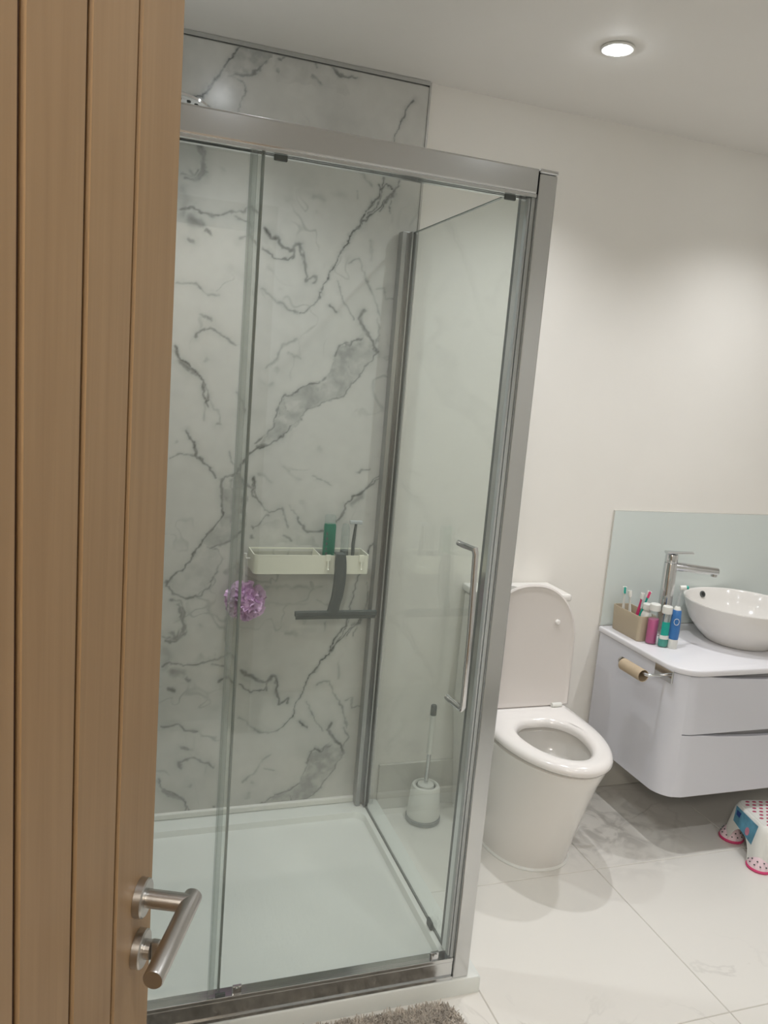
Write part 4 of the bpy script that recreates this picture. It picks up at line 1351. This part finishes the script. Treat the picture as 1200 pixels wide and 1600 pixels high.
while cnt < 26000:
    x = rn.uniform(bmx0, bmx1)
    y = rn.uniform(bmy0, bmy1) if cnt % 3 else rn.uniform(-.20, bmy1)
    if not inside(x, y): continue
    cnt += 1
    h = rn.uniform(.012, .021); a = rn.uniform(0, 2 * PI); r_ = rn.uniform(.0016, .0028)
    lx, ly = rn.gauss(0, .005), rn.gauss(0, .005)
    bs = [(x + r_ * math.cos(a + k * 2.094), y + r_ * math.sin(a + k * 2.094), .006) for k in range(3)]
    tpz = [(x + lx + r_ * .6 * math.cos(a + k * 2.094), y + ly + r_ * .6 * math.sin(a + k * 2.094), h) for k in range(3)]
    pl.add(bs + tpz, [(0, 1, 4, 3), (1, 2, 5, 4), (2, 0, 3, 5), (3, 4, 5)])
me = bpy.data.meshes.new('pile'); me.from_pydata(pl.v, [], pl.f); me.materials.append(M['mat'])
po = bpy.data.objects.new('pile', me); C.objects.link(po); po.parent = bmt; po.matrix_parent_inverse = world_of(bmt).inverted()
po['kind'] = 'stuff'

# ================================================================ OAK DOOR (open, swung in)
TH = math.radians(23.0)
dd_ = Vector((math.sin(TH), math.cos(TH), 0)); dn = Vector((math.cos(TH), -math.sin(TH), 0))
az = math.radians(3.72); DE = .825
E_ = Vector((camv.x + DE * math.sin(az), camv.y + DE * math.cos(az), 0))
WD = .745
hinge = E_ - dd_ * WD
dr = sroot('door_1', (hinge.x, hinge.y, 0), 0)
DM = Matrix(((dd_.x, dn.x, 0, hinge.x), (dd_.y, dn.y, 0, hinge.y), (0, 0, 1, 0), (0, 0, 0, 1)))   # local: x along door, y out of the face, z up
MB().box(.002, WD - .002, -.036, -.0035, .008, 1.985).xform(DM).build('core', 'oakcore', dr, smooth=False)
edges = [WD, WD - .1015]
while edges[-1] > .09: edges.append(edges[-1] - .0905)
edges[-1] = 0
g = .0030
for a, b_ in zip(edges[1:], edges[:-1]):
    x0 = a + (g if a > 0 else 0); x1 = b_ - (g if b_ < WD else 0)
    pm_ = MB()
    cfe = .0022
    rings = [[(x0, -.0033, z) , (x1, -.0033, z), (x1, -cfe, z), (x1 - (cfe if b_ < WD else .0005), 0, z), (x0 + cfe, 0, z), (x0, -cfe, z)] for z in (.008, 1.985)]
    pm_.loft(rings)
    pm_.xform(DM).build('plank', 'oak', dr, smooth=False)
MB().box(WD - .0018, WD, -.036, -.0035, .008, 1.985).box(0, .0018, -.036, -.0035, .008, 1.985).xform(DM).build('edge_lipping', 'oak', dr, smooth=False)
MB().box(0, WD, -.040, -.0362, .008, 1.985).xform(DM).build('back_face', 'oak', dr, smooth=False)
# lever handle
HX, HZ = WD - .040, .940
hd = MB().tube([(HX, .0002, HZ), (HX, .008, HZ), (HX, .0095, HZ)], [.0200, .0200, .0185], 40).xform(DM).build('door_handle', 'steel', dr)
lv = MB()
lv.tube([(HX, .0096, HZ), (HX, .056, HZ)], .0096, 24)
lv.tube([(HX + .012, .055, HZ), (HX - .104, .055, HZ - .003), (HX - .1055, .055, HZ - .003)], [.0098, .0098, .0090], 24)
lv.xform(DM).build('lever', 'steel', hd)
ky = MB().tube([(HX, .0002, HZ - .060), (HX, .008, HZ - .060), (HX, .0095, HZ - .060)], [.0200, .0200, .0185], 40).xform(DM).build('lock_rose', 'steel', dr)
kt = MB(); kt.tube([(HX, .0096, HZ - .060), (HX, .016, HZ - .060)], .010, 20)
kt.box(HX - .004, HX + .004, .016, .026, HZ - .072, HZ - .048, bev=.0025)
kt.xform(DM).build('thumb_turn', 'steel', ky)
for z in (.25, 1.0, 1.75):
    MB().tube([(-.005, -.004, z), (-.005, -.004, z + .09)], .006, 12).xform(DM).build('hinge', 'steel', dr)

for o in bpy.data.objects:
    if '_w' in o: del o['_w']
